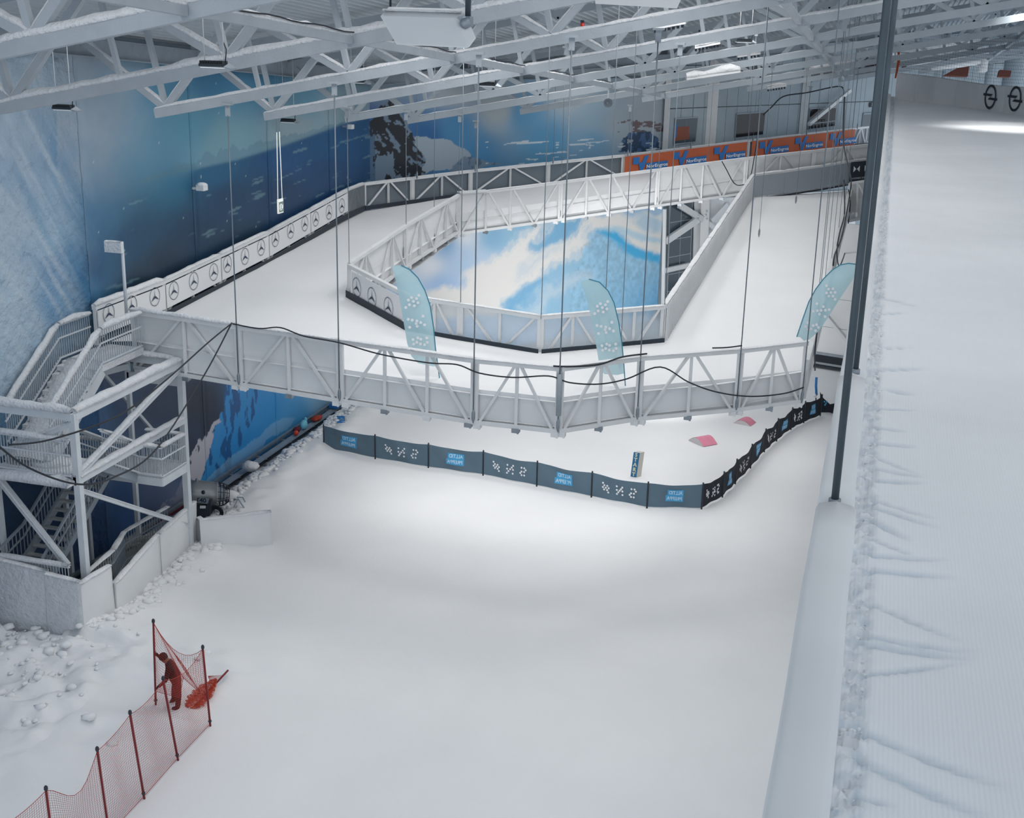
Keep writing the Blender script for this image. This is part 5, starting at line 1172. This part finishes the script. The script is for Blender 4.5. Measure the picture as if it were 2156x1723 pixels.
# white end wall with ringed emblems and net above
EP = [(1884, 211), (1925, 216), (1965, 222), (2010, 226), (2060, 233), (2110, 241), (2160, 249), (2230, 262)]; ep = [PZ(*p, ZS-.05) for p in EP]
ew = thing('end_barrier', ep[0], 'white padded barrier at the top of the raised slope with black ringed emblems', 'barrier')
TOPY = [154, 158, 163, 170, 177, 181, 184, 188]
tp = [PV(EP[i][0], TOPY[i], ep[i], ep[min(i+1, 7)] if i < 7 else ep[6]) for i in range(8)]
for i in range(8): tp[i] = np.array([ep[i][0], ep[i][1], float(np.clip(face(EP[i][0], TOPY[i], ep[i])[2], 15.2, 15.75))])
for i in range(7):
    n_ = _n(np.cross(ep[i+1]-ep[i], [0, 0, 1])); u_ = np.linspace(0, 1, 9); v_ = np.linspace(0, 1, 7)
    P = np.array([[(ep[i]*(1-u)+ep[i+1]*u)*(1-v)+(tp[i]*(1-u)+tp[i+1]*u)*v+n_*(.04*math.sin(6*u+3*v)*math.sin(math.pi*v) if i < 4 else 0) for v in v_] for u in u_])
    B = P[::-1]-n_*.25; Pc = np.concatenate([P, B, P[:1]], 0); grid_obj('padding', Pc, TARP, ew)
def opel(px, py, i):
    c = PV(px, py, ep[i], ep[i+1]); ex = _n(np.array([*(ep[i+1]-ep[i])[:2], 0])); n_ = _n(np.cross(ex, [0, 0, 1])); c = c+n_*.03; r = .60; mb = MB()
    vs, fs = ring2(r*.80, r, 32); flat(mb, vs, fs, c, ex, (0, 0, 1))
    P2 = [(-1.3, .16), (.32, .16), (-.05, .03), (.05, -.03) , (1.3, -.03), (1.3, -.16), (-.32, -.16), (.05, -.03), (-.05, .03), (-1.3, .03)]
    flat(mb, [(-1.25*r, .24*r), (-1.25*r, .05*r), (.05*r, .05*r), (.38*r, .24*r)], [(0, 1, 2, 3)], c+n_*.005, ex, (0, 0, 1)); flat(mb, [(.38*r, .24*r), (.05*r, .05*r), (-.38*r, -.24*r), (-.05*r, -.05*r)], [(0, 1, 2, 3)], c+n_*.005, ex, (0, 0, 1)); flat(mb, [(1.25*r, -.24*r), (1.25*r, -.05*r), (-.05*r, -.05*r), (-.38*r, -.24*r)], [(0, 1, 2, 3)], c+n_*.005, ex, (0, 0, 1))
    mb.build('ringed_emblem', BLACK, ew)
opel(2086, 204, 4); opel(2138, 208, 5)
mb = MB()
for i in range(7):
    L = np.linalg.norm(ep[i+1]-ep[i]); k = max(2, int(L/.16))
    for j in range(k): p = tp[i]+(tp[i+1]-tp[i])*j/k; mb.tube([p, p+[0, 0, 2.3]], .005, 3, False)
for z in np.arange(0, 2.31, .16): mb.tube([p+[0, 0, z] for p in tp], .005, 3, False)
tag(mb.build('end_net', mat('dark_net_twine', (.05, .07, .09), .7)), 'fine dark catch net above the white end barrier', 'net')
mb = MB(); b = ep[0]+[-.1, 0, 1.2]; mb.tube([b, b+[.08, 0, .9], b+[-.02, 0, 1.8], b+[.04, 0, 2.6]], [.05, .09, .06, .04], 6); tag(mb.build('rolled_net', mat('orange_net_roll', '#b5532f', .8)), 'rolled orange net hanging by the masts at the top of the raised slope', 'net')

# ================================================================== BUILDING SIDE OF THE BACK WALL
DARKG = mat('dark_window_glass', (.022, .02, .024), .12); GLASSB = mat('blue_grey_window_glass', (.06, .085, .11), .1); DOORM = mat('grey_door', (.16, .19, .22), .5)
pan = 0; t_ = TM+.05
me_h = {}
while t_ < TE-.1:
    w = 1.02
    for z0, z1 in ((8.2, 12.9), (12.95, 15.4), (15.45, 18.2)):
        MB().slab([bw(t_, z0, .0), bw(t_+w-.03, z0, .0), bw(t_+w-.03, z1, .0), bw(t_, z1, .0)], .06).build('cladding_panel', CLAD, wbk)
    t_ += w
for (xa, xb) in ((1397, 1404), (1488, 1502), (1683, 1692)):
    a, b = tb(PB(xa, 280, .15)), tb(PB(xb, 280, .15)); mb = MB(); c = bw((a+b)/2, 12.5, .2); mb.bar(bw((a+b)/2, 8, .2), bw((a+b)/2, 17.6, .2), b-a, .25, up=(0, 1, 0)); struct(mb.build('trim_3', WHITE)); 
def window(n, quad, m, label, mull=1, hmull=0, off=.08, frame=.07):
    q = [PB(*p, off) for p in quad]; w = MB(); o = struct(MB().slab(q, .04).build(f'window_{n}', m)); tag(o, label, 'window')
    fr = MB()
    for i in range(4): fr.bar(q[i], q[(i+1) % 4], .06, frame)
    fr.build('window_frame', STEELG, o)
    for k in range(1, mull+1): s = k/(mull+1); MB().bar(q[0]+(q[1]-q[0])*s, q[3]+(q[2]-q[3])*s, .05, up=(0, 1, 0)).build('mullion', STEELG, o)
    for k in range(1, hmull+1): s = k/(hmull+1); MB().bar(q[0]+(q[3]-q[0])*s, q[1]+(q[2]-q[1])*s, .05).build('mullion', STEELG, o)
    return o
o = window(1, [(1419, 304), (1464, 299), (1469, 247), (1422, 250)], GLASSB, 'tall window with an orange reflection right of the mural', 1)
q = [PB(*p, .11) for p in ((1421, 297), (1450, 293), (1451, 266), (1423, 268))]; MB().slab(q, .02).build('orange_reflection', mat('rust_orange_reflection', '#8a4a34', .5), o)  # orange reflection in the glass, made as a thin coloured sheet
q = [PB(*p, .115) for p in ((1421, 290), (1424, 289), (1426, 260), (1422, 261))]; MB().slab(q, .02).build('blue_reflection', LOGOB, o)  # blue sliver of the same painted reflection
window(2, [(1548, 291), (1606, 284), (1611, 236), (1551, 240)], DARKG, 'black square window above the orange banner', 1)
window(3, [(1702, 273), (1758, 266), (1762, 226), (1705, 229)], DARKG, 'dark window behind a slanting brace and low railing', 1)
window(4, [(1560, 155), (1617, 146), (1620, 128), (1562, 136)], DARKG, 'small dark window high behind the roof trusses', 1)
window(5, [(1710, 172), (1762, 164), (1766, 134), (1713, 140)], DARKG, 'dark window high up right of the trusses', 1)
window(6, [(1800, 165), (1858, 156), (1862, 115), (1803, 120)], DARKG, 'dark window band beside the tall masts', 2)
q = [PB(*p, .08) for p in ((1812, 300), (1842, 297), (1848, 238), (1818, 240))]; o = struct(MB().slab(q, .05).build('door_1', DOORM)); tag(o, 'dark grey door under the exit sign', 'door')
mb = MB(); [mb.bar(q[i], q[(i+1) % 4], .08, .1) for i in range(4)]; mb.build('door_frame', STEELG, o)
q = [PB(*p, .1) for p in ((1830, 226), (1842, 224), (1843, 214), (1831, 216))]; o = tag(MB().slab(q, .03).build('exit_sign', BLACK), 'small black and white exit sign above the door', 'sign')
mb = MB(); ex = _n(q[1]-q[0])
flat(mb, [(-.08, .12), (-.02, .12), (-.02, -.12), (-.08, -.12)], [(0, 1, 2, 3)], sum(q)/4+np.array([*BN, 0])*.03, ex, (0, 0, 1)); flat(mb, [(.06, -.12), (.12, -.12), (.12, .05), (.18, .05), (.09, .15), (0, .05), (.06, .05)], [tuple(range(7))], sum(q)/4+np.array([*BN, 0])*.03, ex, (0, 0, 1)); mb.build('pictogram', WHITEP, o)
a, b = PB(1703, 262, .5), PB(1790, 190, .5); tag(MB().bar(a, b, .22).build('slanting_brace', WHITE), 'grey slanting brace in front of the dark window', 'brace')
rl = thing('low_railing', PB(1700, 272, .6), 'low barred railing below the dark window', 'railing'); a, b = PB(1700, 262, .6), PB(1762, 254, .6); MB().bar(a, b, .05).build('rail', STEELG, rl)
for k in range(10): p = a+(b-a)*k/9; MB().bar(p, p-[0, 0, .8], .03).build('baluster', STEELG, rl)
# glazed opening and white bracing below the track
for k, (quad) in enumerate((((1405, 640), (1446, 632), (1450, 568), (1407, 575)), ((1407, 558), (1450, 552), (1453, 470), (1410, 492)), ((1410, 488), (1440, 470), (1453, 462), (1455, 432)))):
    pass
window(7, [(1404, 650), (1450, 640), (1458, 425), (1411, 432)], GLASSB, 'tall dark glazing beside the bright mural below the ski track', 1, 5)
wp = struct(MB().slab([PB(*p, .04) for p in ((1457, 660), (1800, 640), (1800, 400), (1462, 420))], .05).build('wall_side', WHITE)); tag(wp, 'white panelled wall under the right-hand lane', 'wall')
for i, (a, b, w) in enumerate((((1402, 508), (1470, 462), .42), ((1430, 432), (1478, 462), .36), ((1398, 570), (1452, 558), .3), ((1497, 465), (1530, 430), .3), ((1490, 470), (1515, 490), .3), ((1400, 440), (1396, 645), .3))):
    t = tag(MB().bar(PB(*a, .35), PB(*b, .35), .2, w).build('white_brace', WHITE), f'white steel brace in front of the glazing, {ORD[i]} of six', 'brace', 'white braces below the track')
c = thing('white_column', PB(1482, 640, .35), 'white steel column beside the glazing below the ski track', 'column'); MB().bar(PB(1478, 660, .3), PB(1486, 420, .3), .5, .4, up=(0, 1, 0)).build('shaft', WHITE, c)
mb = MB()
for (x, y) in ((1468, 448), (1470, 455), (1467, 462), (1487, 446), (1485, 454), (1487, 462)): mb.box(PB(x, y, .65), (.1, .1, .1))
mb.build('bolts', GALV, c)['kind'] = 'stuff'
# white cladding wall below the far end of the right-hand lane
ea, eb = PZ(1650, 757, 0), PZ(1800, 781, 0)
we = struct(MB().slab([np.array([*ea[:2], .75]), np.array([*eb[:2], .75]), np.array([*eb[:2], 7.9]), np.array([*ea[:2], 7.9])], .1).build('wall_end', BOARD)); tag(we, 'white panelled wall under the far end of the right-hand lane', 'wall')
dn = _n(np.array([eb[1]-ea[1], -(eb[0]-ea[0]), 0])); dn = dn if dn[1] < 0 else -dn
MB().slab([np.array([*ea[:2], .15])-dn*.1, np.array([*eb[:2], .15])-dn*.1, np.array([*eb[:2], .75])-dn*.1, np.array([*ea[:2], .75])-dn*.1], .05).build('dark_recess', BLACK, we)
MB().bar(np.array([*ea[:2], .7])+dn*.1, np.array([*eb[:2], .7])+dn*.1, .2, .12).build('ledge', STEELG, we)
MB().bar(np.array([*ea[:2], .12])+dn*.6, np.array([*eb[:2], .12])+dn*.6, .3, .1).build('kerb_rail', BLACK, we)
for z in (2.2, 3.8, 5.4): MB().bar(np.array([*ea[:2], z])+dn*.06, np.array([*eb[:2], z])+dn*.06, .012, .02).build('panel_joint', GALV, we)
ba, bb = PV(1738, 664, ea+dn*.3, eb+dn*.3), PV(1792, 730, ea+dn*.3, eb+dn*.3); tag(MB().bar(ba, bb, .16).build('wall_brace', WHITE), 'white slanting brace on the panelled wall left of the masts', 'brace')
tr = thing('lattice_trestle', PY(1788, 465, 71.6), 'white lattice trestle under the far right corner of the ski track', 'trestle')
for a, b, w in (((1789, 386), (1785, 466), .14), ((1806, 384), (1803, 464), .1), ((1838, 380), (1834, 458), .14), ((1785, 466), (1836, 456), .14), ((1789, 386), (1838, 379), .12), ((1808, 388), (1832, 440), .09)):
    MB().bar(PY(*a, 71.6), PY(*b, 71.6), w).build('member', WHITE, tr)
MB().slab([PY(*p, 71.9) for p in ((1787, 388), (1838, 381), (1836, 456), (1785, 464))], .04).build('mesh_panel', RIBP, tr)
# columns, ducts and frames behind the end barrier
for i, (px0, px1, py) in enumerate(((2082, 2096, 100), (2120, 2160, 100), (1990, 2000, 100))):
    a = PD(px0, py, 92); b = PD(px1, py, 92); w = np.linalg.norm(b-a); c_ = (a+b)/2
    tag(MB().tube([(c_[0], c_[1], 8), (c_[0], c_[1], 19.5)], w/2, 14).build('round_column', CLAD), ['slim round column behind the catch net', 'thick grey round column at the upper right edge', 'narrow column left behind the catch net'][i], 'column')
def duct(px, depth, r, label):
    pts = [PD(x, y, depth) for x, y in px]; t = thing('duct', pts[0], label, 'duct'); MB().tube(pts, r, 10).build('pipe', WHITE, t); MB().snowcap(pts[0]+[0, 0, r*.8], pts[-1]+[0, 0, r*.8], r*1.6, r*.35).build('snow_ridge', SNOWR, t)
duct([(1830, 112), (1900, 104), (1990, 92), (2048, 86), (2062, 92), (2072, 110), (2068, 150)], 84, .32, 'thick white snow-topped duct bending down behind the catch net')
duct([(1880, 132), (1960, 124), (2030, 112)], 82, .3, 'white snow-topped duct running level behind the catch net')
duct([(1960, 142), (2020, 135), (2062, 128)], 82, .22, 'lower white duct behind the catch net')
RUST = mat('rust_brown_frame', '#6e3a2e', .7)
for i, quad in enumerate((((1985, 160), (2036, 162), (2040, 136), (2022, 140)), ((1900, 150), (1907, 150), (1907, 105), (1900, 105)), ((2100, 162), (2125, 163), (2128, 150), (2104, 148)), ((1982, 134), (1998, 132), (1990, 125), (1980, 128)))):
    tag(MB().slab([PD(*p, 88) for p in quad], .3).build('brown_panel', RUST), ['brown stacked panel behind the white end barrier', 'narrow rust brown post behind the catch net', 'brown panel beside the thick round column', 'small rust patch panel between the ducts'][i], 'panel')

# ================================================================== LAMPS, SPEAKERS AND SIGNS
LEDM = mat('dark_finned_housing', (.035, .045, .055), .5, .3); LENS = mat('lamp_lens', (1, 1, 1), .4, emis=.6)
LEDS = [((455, 143), 80, 'over the nearest tie beam'), ((138, 232), 62, 'below the nearest truss end at the left wall'), ((610, 258), 43, 'above the hanging sign'), ((755, 175), 50, 'in front of the mural mountain'), ((1030, 182), 50, 'left of the tall hanger rods'), ((1570, 90), 44, 'among the far trusses'), ((1520, -2), 62, 'at the top edge of the photo'), ((892, 176), 34, 'half hidden behind the trusses')]
for i, ((px, py), w, wh) in enumerate(LEDS):
    c = PD(px, py, F*.85/w); t = thing('roof_lamp', c, f'dark finned roof lamp {wh}', 'lamp', 'dark finned roof lamps')
    MB().box(c+[-.06, 0, .06], (.62, .24, .06)).build('housing', LEDM, t)
    mb = MB()
    for k in range(15): mb.box(c+[-.34+k*.04, 0, .12], (.014, .24, .07))
    mb.build('fins', LEDM, t)
    e = np.array([.27, 0, .06]); mb = MB(); mb.slab([c+[.26, -.14, .03], c+[.43, -.14, -.01], c+[.43, .14, -.01], c+[.26, .14, .1]], .03); mb.build('end_shade', STEELG, t)
    MB().box(c+[-.06, 0, .02], (.7, .3, .02)).build('reflector', STEELG, t); MB().box(c+[-.06, 0, .005], (.56, .2, .012)).build('lens', LENS, t)
    zt = ceilz(c[0], c[1])
    for dx in (-.28, .2): MB().tube([c+[dx, 0, .1], (c[0]+dx, c[1], zt)], .010, 5).build('rod', WHITE, t)
    MB().tube([c+[.22, .02, .1], c+[.26, .02, .4], c+[.2, .02, .55]], .014, 5).build('lead', BLACKC, t)
def panelbox(quad, depths, back, label):
    q = [PD(*p, d) for p, d in zip(quad, depths)]; t = thing('panel_speaker', sum(q)/4, label, 'loudspeaker'); bk_ = [p+np.array(back) for p in q]; vs = q+bk_
    mb = MB(); mb.add(vs, [(0, 1, 2, 3), (7, 6, 5, 4), (0, 4, 5, 1), (1, 5, 6, 2), (2, 6, 7, 3), (3, 7, 4, 0)]); o = mb.build('case', TARP, t)
    bv = o.modifiers.new('bevel', 'BEVEL'); bv.width = .035; bv.segments = 3
    MB().snowcap(q[0]+(bk_[0]-q[0])*.5, q[1]+(bk_[1]-q[1])*.5, .2, .03).build('snow_ridge', HOAR, t)
    return t, q
t, q = panelbox([(797, 33), (963, 38), (990, 104), (833, 96)], [13.0, 13.0, 12.8, 12.8], (.0, .25, .10), 'large pale frosted panel hanging on a dark pole near the camera')
a = PD(985, 58, 13.1); MB().tube([a, a+[0, 0, 2.6]], .03, 10).build('pole', DARKP, t); MB().box(PD(981, 45, 13.05), (.12, .12, .1)).sphere(PD(980, 48, 12.95), .06, 6, 8).build('clamp', GALV, t)
a = PD(822, 16, 13.3); MB().tube([a, a+[.02, 0, 2.4]], .012, 6).build('lead', BLACKC, t)
t, q = panelbox([(1250, -14), (1405, -8), (1428, 20), (1252, 10)], [14.5, 14.5, 14.3, 14.3], (0, .25, .1), 'pale frosted panel cut off by the top edge of the photo')
o = thing('wall_camera', PX(425, 392, XW+.4), 'snow-capped white wall camera on the mural', 'camera'); c = PX(425, 392, XW+.4); MB().box(c+[0, 0, -.05], (.3, .34, .22)).build('housing', WHITE, o); MB().bar(c+[-.1, 0, -.1], c+[-.4, 0, -.1], .08).build('arm', WHITE, o); MB().sphere(c+[0, 0, .05], .2, 6, 9, (1, 1.1, .45)).build('snow_cap', SNOWR, o)
o = thing('wall_camera', PX(738, 267, XW+.4), 'small grey wall camera at the left of the mural mountain', 'camera'); c = PX(738, 267, XW+.4); MB().box(c, (.25, .3, .2)).build('housing', WHITE, o); MB().bar(c, c+[-.4, 0, 0], .07).build('arm', STEELG, o)
c = PD(1279, 216, 60); o = thing('horn_speaker', c, 'small grey horn speaker below the far trusses', 'loudspeaker'); lathe([(0, .05), (.12, .1), (.3, .22)], c, np.array([.3, -.95, 0]), 12).build('horn', STEELG, o); MB().box(c+[0, .15, .05], (.25, .25, .25)).build('body', STEELG, o); MB().bar(c+[0, .1, .1], c+[0, .1, 1.6], .05).build('bracket', WHITE, o)
c = PD(1226, 55, 40); o = thing('red_beacon', c, 'tiny red beacon on a truss chord', 'beacon'); MB().tube([c+[0, 0, -.12], c+[0, 0, .1]], .06, 8).build('lens', mat('red_beacon_lens', '#c8281c', .4), o); MB().box(c+[0, 0, .14], (.1, .1, .08)).build('base', BLACK, o)
# hanging sign with two straps
c = PX(590, 434, -23.7); o = thing('hanging_sign', c, 'small white framed sign hung on two long straps in front of the mural', 'sign')
SIGNW = mat('glowing_sign_white', (.9, .92, .88), .5, emis=.35); MB().box(c, (.06, .46, .58)).build('frame', SIGNW, o); MB().box(c+[.02, 0, -.03], (.06, .36, .42)).build('face', mat('grey_green_sign_face', '#8fa39a', .5), o)  # slight glow added to frame, print and straps, though none is a lamp
mb = MB(); vs, fs = ring2(.11, .14, 18); flat(mb, vs, fs, c+[.055, -.04, -.03], (0, 1, 0), (0, 0, 1)); vs, fs = text_mesh('S U', .2, .01); flat(mb, vs, fs, c+[.055, .02, -.03], (0, 1, 0), (0, 0, 1)); mb.build('print', SIGNW, o)
for s_ in (-.2, .2): MB().tube([c+[0, s_, .28], c+[0, s_*.6, 3.0]], .018, 5).build('strap', SIGNW, o); 
for s_ in (-.12, .12): MB().tube([c+[0, s_, 3.0], (c[0], c[1]+s_, ceilz(c[0], c[1]))], .006, 4).build('wire', CABLE, o)
# cable trays with sockets among the trusses
for i, (a, b, d) in enumerate((((1376, 60), (1442, 47), 46), ((1462, 100), (1515, 90), 54), ((1552, 119), (1600, 112), 62), ((1615, 186), (1655, 180), 70), ((1445, 166), (1558, 150), 55), ((1705, 148), (1790, 132), 74))):
    p, q = PD(*a, d), PD(*b, d); t = thing('cable_tray', p, f'snow-topped cable tray under the far trusses, {ORD[i]} from the left foreground', 'cable tray', 'cable trays'); MB().bar(p, q, .25, .1).build('tray', WHITE, t); MB().snowcap(p+[0, 0, .05], q+[0, 0, .05], .3, .12 if i < 4 else .25, wob=.5).build('snow_ridge', SNOWR, t)
    if i < 4:
        for k in range(7): c = p+(q-p)*(k+.5)/7; MB().box(c-[0, 0, .12], (.09, .09, .1)).build('socket', BLACK, t)
